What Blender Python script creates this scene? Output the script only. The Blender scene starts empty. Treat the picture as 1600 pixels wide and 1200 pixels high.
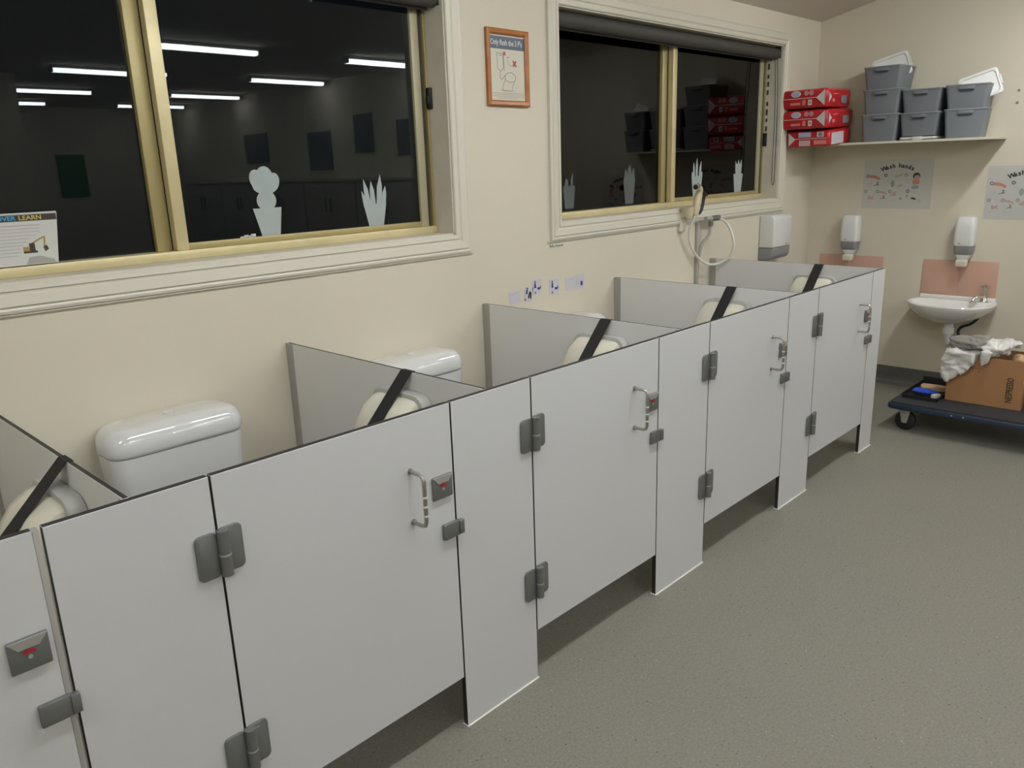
import bpy, bmesh, math, random
from mathutils import Vector, Matrix, noise

# ------------------------------------------------------------------ camera, world, exposure
SC = bpy.context.scene
COL = SC.collection
cam_d = bpy.data.cameras.new('camera')
cam = bpy.data.objects.new('camera', cam_d)
COL.objects.link(cam)
SC.camera = cam
YAW, PITCH, ROLL = 0.77193, -0.26746, -0.03422
F_ = Vector((math.cos(PITCH)*math.cos(YAW), math.cos(PITCH)*math.sin(YAW), math.sin(PITCH)))
R_ = Vector((math.sin(YAW), -math.cos(YAW), 0))
U_ = R_.cross(F_)
R2 = math.cos(ROLL)*R_ + math.sin(ROLL)*U_
U2 = -math.sin(ROLL)*R_ + math.cos(ROLL)*U_
M = Matrix((R2, U2, -F_)).transposed().to_4x4()
M.translation = Vector((-1.31256, -2.55452, 1.58998))
cam.matrix_world = M
cam_d.sensor_fit = 'HORIZONTAL'
cam_d.sensor_width = 36
cam_d.lens = 36*1240.41/1600
cam_d.clip_start = 0.02

W = bpy.data.worlds.new('night_sky')
SC.world = W
W.use_nodes = True
W.node_tree.nodes['Background'].inputs[0].default_value = (0.3, 0.36, 0.45, 1)
W.node_tree.nodes['Background'].inputs[1].default_value = 0.03

SC.view_settings.view_transform = 'Standard'
SC.view_settings.look = 'None'
SC.view_settings.gamma = 1
SC.view_settings.use_curve_mapping = False
SC.view_settings.exposure = 0.0
LAMP = 40.0                       # radiance of the ceiling lamps' diffusers
LAMP_COL = (0.97, 1.0, 1.03)

# ------------------------------------------------------------------ materials
MATS = {}
def nodes(name):
    m = bpy.data.materials.new(name); m.use_nodes = True
    return m, m.node_tree, m.node_tree.nodes['Principled BSDF']

def mat(name, col, rough=0.5, metal=0.0, bump=0.0, bscale=60.0, vary=0.0, vscale=6.0, spec=0.5, coat=0.0, trans=0.0, alpha=1.0, ior=1.5):
    if name in MATS: return MATS[name]
    m, t, b = nodes(name)
    b.inputs['Base Color'].default_value = (*col, 1)
    b.inputs['Roughness'].default_value = rough
    b.inputs['Metallic'].default_value = metal
    b.inputs['Specular IOR Level'].default_value = spec
    b.inputs['Coat Weight'].default_value = coat
    b.inputs['Transmission Weight'].default_value = trans
    b.inputs['Alpha'].default_value = alpha
    b.inputs['IOR'].default_value = ior
    tc = t.nodes.new('ShaderNodeTexCoord')
    if vary:
        n = t.nodes.new('ShaderNodeTexNoise'); n.inputs['Scale'].default_value = vscale; n.inputs['Detail'].default_value = 5
        r = t.nodes.new('ShaderNodeValToRGB')
        r.color_ramp.elements[0].position = .3; r.color_ramp.elements[1].position = .7
        r.color_ramp.elements[0].color = (*[c*(1-vary) for c in col], 1)
        r.color_ramp.elements[1].color = (*[min(1, c*(1+vary)) for c in col], 1)
        t.links.new(tc.outputs['Object'], n.inputs['Vector']); t.links.new(n.outputs['Fac'], r.inputs['Fac'])
        t.links.new(r.outputs['Color'], b.inputs['Base Color'])
    if bump:
        n = t.nodes.new('ShaderNodeTexNoise'); n.inputs['Scale'].default_value = bscale; n.inputs['Detail'].default_value = 4
        bp = t.nodes.new('ShaderNodeBump'); bp.inputs['Strength'].default_value = bump; bp.inputs['Distance'].default_value = .002
        t.links.new(tc.outputs['Object'], n.inputs['Vector']); t.links.new(n.outputs['Fac'], bp.inputs['Height'])
        t.links.new(bp.outputs['Normal'], b.inputs['Normal'])
    MATS[name] = m
    return m

wall_m = mat('cream_wall_paint', (.625, .572, .455), .75, bump=.12, bscale=140, vary=.02, vscale=1.5, spec=.3)
far_m = wall_m
ceil_m = mat('ceiling_paint', (.62, .57, .48), .85, bump=.1, bscale=90)
trim_m = mat('cream_gloss_trim', (.61, .575, .475), .35, bump=.04, bscale=40)
reveal_m = mat('cream_reveal_paint', (.60, .56, .46), .5, bump=.05, vary=.05, vscale=9)
gold_m = mat('pale_gold_aluminium', (.62, .53, .30), .38, metal=.25, vary=.06, vscale=14)
olive_m = mat('olive_gold_aluminium', (.40, .33, .15), .42, metal=.3)
stile_m = mat('dull_olive_aluminium', (.42, .38, .25), .45, metal=.2)
lam_m = mat('off_white_laminate', (.565, .57, .57), .38, bump=.03, bscale=300)
lamb_m = mat('lightened_divider_laminate', (.74, .735, .71), .4, bump=.03, bscale=300)  # same laminate as the fronts, colour lightened to make up for missing light
edge_m = mat('black_laminate_core', (.022, .02, .017), .5)
alu_m = mat('satin_aluminium', (.50, .50, .47), .42, metal=.7)
chan_m = mat('dull_aluminium_channel', (.42, .41, .38), .5, metal=.4)
nick_m = mat('satin_nickel_cast', (.215, .222, .218), .40, metal=.65, bump=.05, bscale=400)
steel_m = mat('brushed_steel', (.45, .43, .39), .28, metal=.95)
clear_m = mat('clear_plastic_band', (.8, .8, .78), .15, spec=.8)
chrome_m = mat('chrome', (.72, .70, .67), .09, metal=1.0)
red_m = mat('red_indicator', (.38, .012, .03), .35)
dark_m = mat('dark_recess', (.03, .03, .03), .6)
cer_m = mat('white_ceramic', (.75, .735, .70), .10, coat=.3)
plas_m = mat('white_cistern_plastic', (.66, .66, .645), .05, coat=.8)
cream_m = mat('aged_cream_plastic', (.66, .63, .52), .09, vary=.05, vscale=10)
dgrey_m = mat('grey_translucent_plastic', (.45, .45, .42), .3)
strap_m = mat('black_webbing', (.012, .012, .012), .75, bump=.3, bscale=500)
sil_m = mat('white_silicone', (.75, .73, .66), .5)
vinyl_m = mat('dark_grey_vinyl_coving', (.115, .113, .105), .55, vary=.1, vscale=30)
pink_m = mat('pink_splashback', (.55, .335, .255), .3, vary=.03, vscale=3)
wplas_m = mat('white_dispenser_plastic', (.68, .68, .65), .25)
gplas_m = mat('mid_grey_plastic', (.24, .245, .25), .4)
binm = mat('slate_grey_bin_plastic', (.158, .170, .184), .45, bump=.05, bscale=300)
bind = mat('dark_bin_handle', (.04, .044, .05), .5)
lid_m = mat('translucent_white_lid', (.60, .60, .56), .35)
rim_m = mat('clear_bin_rim', (.30, .31, .31), .3)
shelf_m = mat('cream_shelf_board', (.58, .54, .43), .5, vary=.04, vscale=8)
pack_m = mat('glossy_red_plastic_film', (.50, .022, .028), .28, bump=.5, bscale=22, vary=.15, vscale=12)
packw_m = mat('white_plastic_film', (.62, .56, .56), .3, bump=.4, bscale=25)
packp_m = mat('pale_blue_print', (.42, .45, .60), .4)
packo_m = mat('pink_print', (.68, .22, .18), .4)
packg_m = mat('grey_print', (.24, .22, .23), .4)
wood_m = mat('orange_stained_timber', (.36, .13, .028), .35, vary=.18, vscale=18)
paper_m = mat('cream_paper', (.60, .57, .46), .7)
paperw_m = mat('white_paper', (.56, .56, .52), .6)
paperl_m = mat('laminated_poster_paper', (.50, .49, .445), .32)
slate_m = mat('slate_blue_print', (.09, .115, .16), .5)
ink_m = mat('black_ink', (.02, .018, .015), .6)
inkg_m = mat('grey_ink', (.20, .19, .17), .6)
inkl_m = mat('light_grey_ink', (.34, .33, .31), .6)
redp_m = mat('red_print', (.42, .04, .03), .6)
skin_m = mat('salmon_print', (.52, .22, .16), .6)
skinl_m = mat('pale_salmon_print', (.45, .33, .29), .6)
navy_m = mat('navy_print', (.03, .045, .16), .6)
teal_m = mat('grey_green_print', (.25, .31, .28), .6)
cyan_m = mat('cyan_print', (.04, .33, .55), .6)
yel_m = mat('yellow_print', (.52, .42, .09), .6)
brn_m = mat('dark_brown_print', (.04, .026, .018), .5)
dig_m = mat('ochre_print', (.34, .23, .06), .6)
lilac_m = mat('lilac_paper', (.55, .52, .56), .6)
stick_m = mat('pale_frosted_vinyl', (.34, .385, .37), .6, vary=.05, vscale=20)
stickf_m = mat('faint_frosted_vinyl', (.17, .195, .19), .6, alpha=.45)  # darker, part-transparent vinyl for stickers on the deeper pane
blind_m = mat('charcoal_blind_fabric', (.056, .050, .042), .7, bump=.2, bscale=500)
blk_m = mat('black_plastic', (.015, .015, .015), .4)
beige_m = mat('beige_sprayer_plastic', (.58, .50, .33), .35)
hose_m = mat('white_hose_plastic', (.68, .66, .58), .35)
pipe_m = mat('painted_conduit', (.38, .36, .31), .5)
card_m = mat('brown_cardboard', (.40, .205, .09), .8, vary=.06, vscale=8, bump=.1, bscale=80)
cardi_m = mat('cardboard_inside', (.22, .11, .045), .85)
bag_m = mat('crumpled_white_plastic', (.66, .64, .60), .3, bump=.3, bscale=60)
cloth_m = mat('grey_cloth', (.26, .24, .215), .85, bump=.4, bscale=120)
deck_m = mat('charcoal_deck_mat', (.022, .024, .028), .6, bump=.2, bscale=200)
bump_m = mat('navy_blue_bumper', (.014, .026, .048), .4)
rub_m = mat('black_rubber', (.012, .013, .015), .55)
blue_m = mat('blue_plastic', (.02, .07, .50), .35)
tan_m = mat('pale_wood', (.52, .34, .19), .6, vary=.1, vscale=30)
cab_m = mat('cupboard_board', (.42, .38, .31), .5)
boardd_m = mat('dark_pin_board', (.15, .15, .145), .7)
boardr_m = mat('red_pin_board', (.35, .03, .03), .7)
boardg_m = mat('green_pin_board', (.04, .16, .03), .7)
fix_m = mat('white_fitting_metal', (.6, .6, .57), .4)

def floor_material():
    m, t, b = nodes('speckled_grey_vinyl')
    tc = t.nodes.new('ShaderNodeTexCoord')
    def N(k, **kw):
        n = t.nodes.new(k)
        for a, v in kw.items(): n.inputs[a].default_value = v
        return n
    big = N('ShaderNodeTexNoise', Scale=1.3, Detail=4.0)
    fine = N('ShaderNodeTexNoise', Scale=120.0, Detail=5.0)
    t.links.new(tc.outputs['Object'], big.inputs['Vector']); t.links.new(tc.outputs['Object'], fine.inputs['Vector'])
    r = t.nodes.new('ShaderNodeValToRGB')
    r.color_ramp.elements[0].position = .25; r.color_ramp.elements[1].position = .75
    r.color_ramp.elements[0].color = (.168, .160, .131, 1); r.color_ramp.elements[1].color = (.240, .229, .188, 1)
    t.links.new(fine.outputs['Fac'], r.inputs['Fac'])
    mul = t.nodes.new('ShaderNodeMixRGB'); mul.blend_type = 'MULTIPLY'; mul.inputs[0].default_value = 1
    br = t.nodes.new('ShaderNodeValToRGB')
    br.color_ramp.elements[0].color = (.92, .92, .94, 1); br.color_ramp.elements[1].color = (1.06, 1.05, 1.02, 1)
    t.links.new(big.outputs['Fac'], br.inputs['Fac'])
    t.links.new(r.outputs['Color'], mul.inputs[1]); t.links.new(br.outputs['Color'], mul.inputs[2])
    prev = mul.outputs['Color']
    for sc, thr, col, off in ((95, .17, (.10, .093, .08, 1), 0), (42, .10, (.045, .04, .036, 1), 6.1), (80, .13, (.33, .32, .29, 1), 3.7), (38, .07, (.42, .42, .39, 1), 9.1)):
        mp = t.nodes.new('ShaderNodeMapping'); mp.inputs['Location'].default_value = (off, off, 0)
        v = t.nodes.new('ShaderNodeTexVoronoi'); v.inputs['Scale'].default_value = sc
        t.links.new(tc.outputs['Object'], mp.inputs['Vector']); t.links.new(mp.outputs['Vector'], v.inputs['Vector'])
        lt = t.nodes.new('ShaderNodeMath'); lt.operation = 'LESS_THAN'; lt.inputs[1].default_value = thr
        t.links.new(v.outputs['Distance'], lt.inputs[0])
        sep = t.nodes.new('ShaderNodeSeparateColor'); t.links.new(v.outputs['Color'], sep.inputs[0])
        gt = t.nodes.new('ShaderNodeMath'); gt.operation = 'GREATER_THAN'; gt.inputs[1].default_value = .72
        t.links.new(sep.outputs[0], gt.inputs[0])
        an = t.nodes.new('ShaderNodeMath'); an.operation = 'MULTIPLY'
        t.links.new(lt.outputs[0], an.inputs[0]); t.links.new(gt.outputs[0], an.inputs[1])
        mx = t.nodes.new('ShaderNodeMixRGB'); t.links.new(an.outputs[0], mx.inputs[0])
        t.links.new(prev, mx.inputs[1]); mx.inputs[2].default_value = col
        prev = mx.outputs['Color']
    t.links.new(prev, b.inputs['Base Color'])
    b.inputs['Roughness'].default_value = .55
    b.inputs['Specular IOR Level'].default_value = .35
    bp = t.nodes.new('ShaderNodeBump'); bp.inputs['Strength'].default_value = .08; bp.inputs['Distance'].default_value = .002
    t.links.new(fine.outputs['Fac'], bp.inputs['Height']); t.links.new(bp.outputs['Normal'], b.inputs['Normal'])
    return m
floor_m = floor_material()

def glass_material():
    m = bpy.data.materials.new('window_glass'); m.use_nodes = True
    t = m.node_tree; t.nodes.clear()
    o = t.nodes.new('ShaderNodeOutputMaterial'); mx = t.nodes.new('ShaderNodeMixShader')
    tr = t.nodes.new('ShaderNodeBsdfTransparent'); tr.inputs[0].default_value = (.55, .6, .6, 1)
    gl = t.nodes.new('ShaderNodeBsdfGlossy'); gl.inputs['Roughness'].default_value = 0.0
    fr = t.nodes.new('ShaderNodeFresnel'); fr.inputs['IOR'].default_value = 1.45
    t.links.new(fr.outputs[0], mx.inputs[0]); t.links.new(tr.outputs[0], mx.inputs[1]); t.links.new(gl.outputs[0], mx.inputs[2])
    t.links.new(mx.outputs[0], o.inputs[0])
    return m
glass_m = glass_material()

def emis(name, col, s):
    m = bpy.data.materials.new(name); m.use_nodes = True
    t = m.node_tree; t.nodes.clear()
    o = t.nodes.new('ShaderNodeOutputMaterial'); e = t.nodes.new('ShaderNodeEmission')
    e.inputs[0].default_value = (*col, 1); e.inputs[1].default_value = s
    t.links.new(e.outputs[0], o.inputs[0]); return m
lamp_m = emis('lit_diffuser', LAMP_COL, LAMP*.72)
lampf = [emis('lit_boosted_diffuser', LAMP_COL, LAMP*1.65), emis('lit_tube_diffuser', LAMP_COL, LAMP*1.22), emis('lit_part_boosted_diffuser', LAMP_COL, LAMP*1.12)]  # aisle-row diffusers boosted by different amounts to balance the room's brightness

# ------------------------------------------------------------------ builders
def origin(p):
    v = Vector((0, 0, 0))
    while p is not None:
        v += p.location; p = p.parent
    return v

def obj(name, bm, m, parent=None, smooth=False, mats=None):
    o_ = origin(parent)
    if o_.length: bmesh.ops.translate(bm, verts=bm.verts, vec=-o_)
    me = bpy.data.meshes.new(name)
    bm.to_mesh(me); bm.free()
    for x in (mats or [m]): me.materials.append(x)
    o = bpy.data.objects.new(name, me); COL.objects.link(o)
    if smooth:
        for p in me.polygons: p.use_smooth = True
    if smooth == 'auto':
        try: me.set_sharp_from_angle(angle=math.radians(38))
        except Exception: pass
    if parent is not None: o.parent = parent
    return o

def tag(o, label, cat, group=None):
    o['label'] = label; o['category'] = cat
    if group: o['group'] = group
    return o

def thing(name, label, cat, loc, group=None):
    o = bpy.data.objects.new(name, None); COL.objects.link(o)
    o.empty_display_size = .05; o.location = loc
    return tag(o, label, cat, group)

def struct(name, bm, m, smooth=False, mats=None):
    o = obj(name, bm, m, None, smooth, mats); o['kind'] = 'structure'; return o

def dup(root, d, label=None):
    r = root.copy(); COL.objects.link(r); r.location = root.location + Vector(d)
    if label: r['label'] = label
    for ch in list(root.children):
        c = ch.copy(); COL.objects.link(c); c.parent = r
        for g in ch.children:
            q = g.copy(); COL.objects.link(q); q.parent = c
    return r

def B(): return bmesh.new()

def abox(bm, x0, x1, y0, y1, z0, z1, bevel=0, seg=2, mi=0):
    r = bmesh.ops.create_cube(bm, size=1)
    vs = r['verts']
    for v in vs:
        v.co = Vector(((x0+x1)/2+v.co.x*(x1-x0), (y0+y1)/2+v.co.y*(y1-y0), (z0+z1)/2+v.co.z*(z1-z0)))
    fs = set(f for v in vs for f in v.link_faces)
    for f in fs: f.material_index = mi
    if bevel:
        es = list(set(e for v in vs for e in v.link_edges))
        rr = bmesh.ops.bevel(bm, geom=es, offset=bevel, segments=seg, profile=.5, affect='EDGES')
        vs = rr['verts']
    return vs

def box(name, x0, x1, y0, y1, z0, z1, m, parent=None, bevel=0, seg=2):
    bm = B(); abox(bm, x0, x1, y0, y1, z0, z1, bevel, seg)
    return obj(name, bm, m, parent, 'auto' if bevel else False)

def atube(bm, pts, r, n=10, closed=False, mi=0, caps=True):
    pts = [Vector(p) for p in pts]
    rings = []
    ref = None
    for i, p in enumerate(pts):
        a = pts[i-1] if (i or closed) else p
        b = pts[(i+1) % len(pts)] if (i < len(pts)-1 or closed) else p
        t = (b-a).normalized()
        if ref is None:
            ref = t.orthogonal().normalized()
        ref = (ref - t*ref.dot(t)).normalized()
        s = t.cross(ref)
        rr = r[i] if isinstance(r, (list, tuple)) else r
        rings.append([bm.verts.new(p + (ref*math.cos(k*2*math.pi/n)+s*math.sin(k*2*math.pi/n))*rr) for k in range(n)])
    m_ = len(rings)
    for i in range(m_ if closed else m_-1):
        for k in range(n):
            f = bm.faces.new((rings[i][k], rings[i][(k+1) % n], rings[(i+1) % m_][(k+1) % n], rings[(i+1) % m_][k])); f.material_index = mi
    if not closed and caps:
        bm.faces.new(rings[0][::-1]).material_index = mi; bm.faces.new(rings[-1]).material_index = mi

def smoothpts(P, k=6, closed=False):
    P = [Vector(p) for p in P]; out = []; n = len(P)
    rng = range(n if closed else n-1)
    for i in rng:
        p0 = P[(i-1) % n] if (closed or i) else P[0]
        p1, p2 = P[i], P[(i+1) % n]
        p3 = P[(i+2) % n] if (closed or i+2 < n) else P[-1]
        for j in range(k):
            t = j/k
            out.append(.5*((2*p1)+(p2-p0)*t+(2*p0-5*p1+4*p2-p3)*t*t+(3*p1-p0-3*p2+p3)*t**3))
    if not closed: out.append(P[-1])
    return out

def tube(name, pts, r, m, parent=None, n=10, smooth_k=0, closed=False):
    bm = B()
    if smooth_k: pts = smoothpts(pts, smooth_k, closed)
    atube(bm, pts, r, n, closed)
    bmesh.ops.recalc_face_normals(bm, faces=bm.faces)
    return obj(name, bm, m, parent, 'auto')

def aprism(bm, pts, axis, a, b, mi=0):
    """extrude 2-D outline pts along axis from a to b; outline coords are the other two axes in order"""
    def mk(p, t):
        if axis == 'x': return (t, p[0], p[1])
        if axis == 'y': return (p[0], t, p[1])
        return (p[0], p[1], t)
    v0 = [bm.verts.new(mk(p, a)) for p in pts]; v1 = [bm.verts.new(mk(p, b)) for p in pts]
    n = len(pts); fs = []
    fs.append(bm.faces.new(v0)); fs.append(bm.faces.new(v1[::-1]))
    for i in range(n): fs.append(bm.faces.new((v0[i], v1[i], v1[(i+1) % n], v0[(i+1) % n])))
    for f in fs: f.material_index = mi
    bmesh.ops.recalc_face_normals(bm, faces=fs)
    return fs

def prism(name, pts, axis, a, b, m, parent=None, bevel=0, seg=3, smooth='auto'):
    bm = B(); aprism(bm, pts, axis, a, b)
    if bevel:
        bmesh.ops.bevel(bm, geom=list(bm.edges), offset=bevel, segments=seg, profile=.5, affect='EDGES')
    return obj(name, bm, m, parent, smooth)

def loft(bm, rings, cap0=True, cap1=True, mi=0):
    R = [[bm.verts.new(p) for p in r] for r in rings]
    n = len(R[0])
    for i in range(len(R)-1):
        for k in range(n): bm.faces.new((R[i][k], R[i][(k+1) % n], R[i+1][(k+1) % n], R[i+1][k])).material_index = mi
    if cap0: bm.faces.new(R[0][::-1]).material_index = mi
    if cap1: bm.faces.new(R[-1]).material_index = mi
    bmesh.ops.recalc_face_normals(bm, faces=bm.faces)

def rrect(cx, cy, hx, hy, r, n=5):
    out = []
    for (sx, sy, a0) in ((1, 1, 0), (-1, 1, 90), (-1, -1, 180), (1, -1, 270)):
        for k in range(n+1):
            a = math.radians(a0+90*k/n)
            out.append((cx+sx*(hx-r)+r*math.cos(a), cy+sy*(hy-r)+r*math.sin(a)))
    return out

# flat print: thin shapes on a vertical face.  face '-y': (a,b)->(x0+a, y-d, z0+b); face '-x': (a,b)->(x-d, y0-a, z0+b)
class Art:
    def __init__(s, face, x0, y0, z0, rot=0.0):
        s.f, s.o, s.bm, s.mats, s.rot = face, (x0, y0, z0), B(), [], rot
        s.layer = 0
    def P(s, a, b, d):
        c, n = math.cos(s.rot), math.sin(s.rot)
        a, b = a*c-b*n, a*n+b*c
        x, y, z = s.o
        return (x+a, y-d, z+b) if s.f == '-y' else (x-d, y-a, z+b)
    def mi(s, m):
        if m not in s.mats: s.mats.append(m)
        return s.mats.index(m)
    def poly(s, pts, m, lay=1):
        s.layer += 1
        d = .0004*lay + .00001*(s.layer % 30)
        vs = [s.bm.verts.new(s.P(a, b, d)) for a, b in pts]
        f = s.bm.faces.new(vs); f.material_index = s.mi(m)
    def rect(s, a0, a1, b0, b1, m, lay=1): s.poly([(a0, b0), (a1, b0), (a1, b1), (a0, b1)], m, lay)
    def line(s, pts, w, m, lay=2):
        for (a0, b0), (a1, b1) in zip(pts, pts[1:]):
            L = math.hypot(a1-a0, b1-b0) or 1e-6
            nx, ny = -(b1-b0)/L*w/2, (a1-a0)/L*w/2
            s.poly([(a0-nx, b0-ny), (a1-nx, b1-ny), (a1+nx, b1+ny), (a0+nx, b0+ny)], m, lay)
    def disc(s, a, b, r, m, lay=1, n=14, ry=None):
        s.poly([(a+r*math.cos(2*math.pi*k/n), b+(ry or r)*math.sin(2*math.pi*k/n)) for k in range(n)], m, lay)
    def ring(s, a, b, r, w, m, lay=2, n=16, ry=None):
        ry = ry or r
        s.line([(a+r*math.cos(2*math.pi*k/n), b+ry*math.sin(2*math.pi*k/n)) for k in range(n+1)], w, m, lay)
    def text(s, string, a, b, size, m, lay=3, rot=0.0, align='LEFT', sx=1.0, bold=0.0):
        cu = bpy.data.curves.new('lettering', 'FONT'); cu.body = string; cu.size = size; cu.align_x = align
        cu.offset = bold; cu.resolution_u = 3
        o = bpy.data.objects.new('lettering', cu); COL.objects.link(o)
        bpy.context.view_layer.update()
        me = bpy.data.meshes.new_from_object(o.evaluated_get(bpy.context.evaluated_depsgraph_get()))
        c, n = math.cos(rot), math.sin(rot)
        k = s.mi(m); d = .0004*lay
        vs = []
        for v in me.vertices:
            x, y = v.co.x*sx, v.co.y
            vs.append(s.bm.verts.new(s.P(a+x*c-y*n, b+x*n+y*c, d)))
        for p in me.polygons:
            try:
                f = s.bm.faces.new([vs[i] for i in p.vertices]); f.material_index = k
            except ValueError: pass
        bpy.data.objects.remove(o); bpy.data.meshes.remove(me); bpy.data.curves.remove(cu)
    def done(s, name, parent):
        return obj(name, s.bm, None, parent, False, mats=s.mats)

# ------------------------------------------------------------------ the room
L = 4.509            # far wall
WX0, WY0 = -3.6, -10.6
W1 = (-1.285, .992, 1.318, 2.292)       # openings x0,x1,z0,z1
W2 = (1.688, 3.967, 1.318, 2.292)
TH = .22
bm = B()
for a, b, c, d in ((WX0, W1[0], 0, 2.5), (W1[1], W2[0], 0, 2.5), (W2[1], L, 0, 2.5),
                   (W1[0], W1[1], 0, W1[2]), (W1[0], W1[1], W1[3], 2.5), (W2[0], W2[1], 0, W2[2]), (W2[0], W2[1], W2[3], 2.5)):
    abox(bm, a, b, 0, TH, c, d)
bmesh.ops.remove_doubles(bm, verts=bm.verts, dist=1e-5)
struct('wall_left', bm, wall_m)
HC = 2.66
bm = B(); abox(bm, L, L+.12, WY0, TH, 0, HC+.2); struct('wall_far', bm, wall_m)
bm = B(); abox(bm, WX0-.12, WX0, WY0, TH, 0, HC+.2); struct('wall_near', bm, wall_m)
bm = B(); abox(bm, WX0, L, WY0-.12, WY0, 0, HC+.2); struct('wall_right', bm, wall_m)
bm = B(); abox(bm, WX0, 1.40, -6.72, -6.6, 0, HC); struct('wall_partition', bm, wall_m)
bm = B(); abox(bm, WX0-.12, L+.12, WY0-.12, TH, -.08, 0); struct('floor', bm, floor_m)
# ceiling: rakes up from the window wall, then runs level
sl = .232; yk = -(HC-2.482)/sl
bm = B()
aprism(bm, [(TH, 2.482-.05), (0, 2.482), (yk, HC), (WY0-.12, HC), (WY0-.12, HC+.1), (yk-.02, HC+.1), (TH, 2.56)], 'x', WX0-.12, L+.12)
struct('ceiling', bm, ceil_m)
# vinyl coving
cov = [(0, 0), (-.045, 0), (-.03, .004), (-.018, .014), (-.009, .03), (-.006, .05), (-.006, .124), (0, .126)]
bm = B(); aprism(bm, [(a, b) for a, b in cov], 'x', WX0, L); struct('baseboard_left', bm, vinyl_m)
bm = B(); aprism(bm, [(L+a, b) for a, b in cov], 'y', WY0, 0); struct('baseboard_far', bm, vinyl_m)

# ------------------------------------------------------------------ windows
def window(idx, w):
    x0, x1, z0, z1 = w
    r = bpy.data.objects.new('window_%d' % idx, None); COL.objects.link(r); r['kind'] = 'structure'
    r.location = ((x0+x1)/2, 0, z0)
    # moulded architrave
    prof = [(0, 0), (0, .010), (.004, .014), (.018, .016), (.021, .011), (.026, .011), (.032, .017), (.060, .021), (.066, .015), (.072, .018), (.080, .016), (.080, 0)]
    bm = B(); rings = []
    for cx, cz, sx, sz in ((x0, z0, -1, -1), (x1, z0, 1, -1), (x1, z1, 1, 1), (x0, z1, -1, 1)):
        rings.append([(cx+sx*d, -h, cz+sz*d) for d, h in prof])
    R = [[bm.verts.new(p) for p in q] for q in rings]
    for i in range(4):
        for k in range(len(prof)-1):
            bm.faces.new((R[i][k], R[i][k+1], R[(i+1) % 4][k+1], R[(i+1) % 4][k]))
    bmesh.ops.recalc_face_normals(bm, faces=bm.faces)
    obj('architrave', bm, trim_m, r, False)
    # apron bead under the architrave
    box('apron_bead', x0-.10, x1+.10, -.010, 0, z0-.088, z0-.081, trim_m, r)
    # timber lining
    bm = B(); t = .006
    abox(bm, x0, x0+t, -.002, TH-.01, z0, z1); abox(bm, x1-t, x1, -.002, TH-.01, z0, z1)
    abox(bm, x0, x1, -.002, TH-.01, z0, z0+t); abox(bm, x0, x1, -.002, TH-.01, z1-t, z1)
    obj('reveal_lining', bm, reveal_m, r)
    # outer aluminium frame
    fy0, fy1 = .108, .185
    bm = B(); a, b = x0+t, x1-t; c, d = z0+t, z1-t
    abox(bm, a, b, fy0-.012, fy1, c, c+.030, .003); abox(bm, a, b, fy0, fy1, d-.03, d, .003)
    obj('frame_rail', bm, gold_m, r, 'auto')
    bm = B(); abox(bm, a, a+.012, fy0, fy1, c, d, .002); abox(bm, b-.012, b, fy0, fy1, c, d, .002)
    obj('frame_stile', bm, olive_m, r, 'auto')
    mid = (x0+x1)/2
    # fixed pane on the left, sliding sash on the right
    obj_f = box('fixed_stile', mid-.062, mid-.012, .138, .172, c+.03, d-.03, olive_m, r, .003)
    bm = B(); abox(bm, a+.012, mid-.05, .158, .1582, c+.03, d-.03); obj('fixed_pane', bm, glass_m, r)
    s = box('sash_stile', mid-.012, mid+.030, .100, .136, c+.03, d-.03, gold_m, r, .004)
    box('sash_stile', b-.075, b-.035, .112, .136, c+.03, d-.03, stile_m, r, .003)
    box('sash_edge', b-.035, b-.029, .112, .136, c+.03, d-.03, dark_m, r)
    bm = B(); abox(bm, mid+.03, b-.075, .112, .136, c+.03, c+.052, .003); abox(bm, mid+.03, b-.075, .112, .136, d-.055, d-.03, .003)
    obj('sash_rail', bm, olive_m, r, 'auto')
    bm = B(); abox(bm, mid+.028, b-.073, .124, .1242, c+.05, d-.05); obj('sash_pane', bm, glass_m, r)
    # roller blind under the head
    bl = thing('roller_blind', 'charcoal roller blind wound up under the head of the %s window' % ('larger near' if idx == 1 else 'far, corner-side'), 'blind', ((x0+x1)/2, .045, z1-.04))
    bm = B(); atube(bm, [(x0+.012, .048, z1-.048), (x1-.012, .048, z1-.048)], .034, 20); bmesh.ops.recalc_face_normals(bm, faces=bm.faces)
    obj('rolled_fabric', bm, blind_m, bl, 'auto')
    for xx in (x0+.0065, x1-.012):
        box('bracket', xx, xx+.006, .015, .082, z1-.075, z1-.007, blk_m, bl, .001)
    box('hem_bar', x0+.02, x1-.02, .070, .078, z1-.088, z1-.068, blind_m, bl, .002)
    return r, bl
win1, bl1 = window(1, W1)
win2, bl2 = window(2, W2)
tube('bead_cord', [(3.905, .03, 2.235), (3.905, .012, 1.9), (3.900, .008, 1.5), (3.905, .006, 1.425), (3.918, .006, 1.410), (3.932, .006, 1.425), (3.938, .008, 1.5), (3.94, .012, 1.9), (3.94, .03, 2.235)], .0022, dark_m, bl2, 6, 5)
for w, zz in ((win1, 1.83), (win2, 1.665)):
    xx = (W1 if w is win1 else W2)[1]-.006
    bm = B(); abox(bm, xx-.014, xx, .085, .112, zz, zz+.085, .003); abox(bm, xx-.020, xx-.012, .09, .107, zz+.02, zz+.05, .002)
    obj('sash_lock', bm, blk_m, w, 'auto')
    w_ = w
# worn mohair strip and chips on the far window's side
bm = B(); random.seed(3)
for k in range(9):
    z = 1.70+k*.055+random.random()*.02
    abox(bm, 3.9555, 3.9605, .090, .099, z, z+.02+random.random()*.02)
obj('seal_strip', bm, dark_m, win2)

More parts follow.
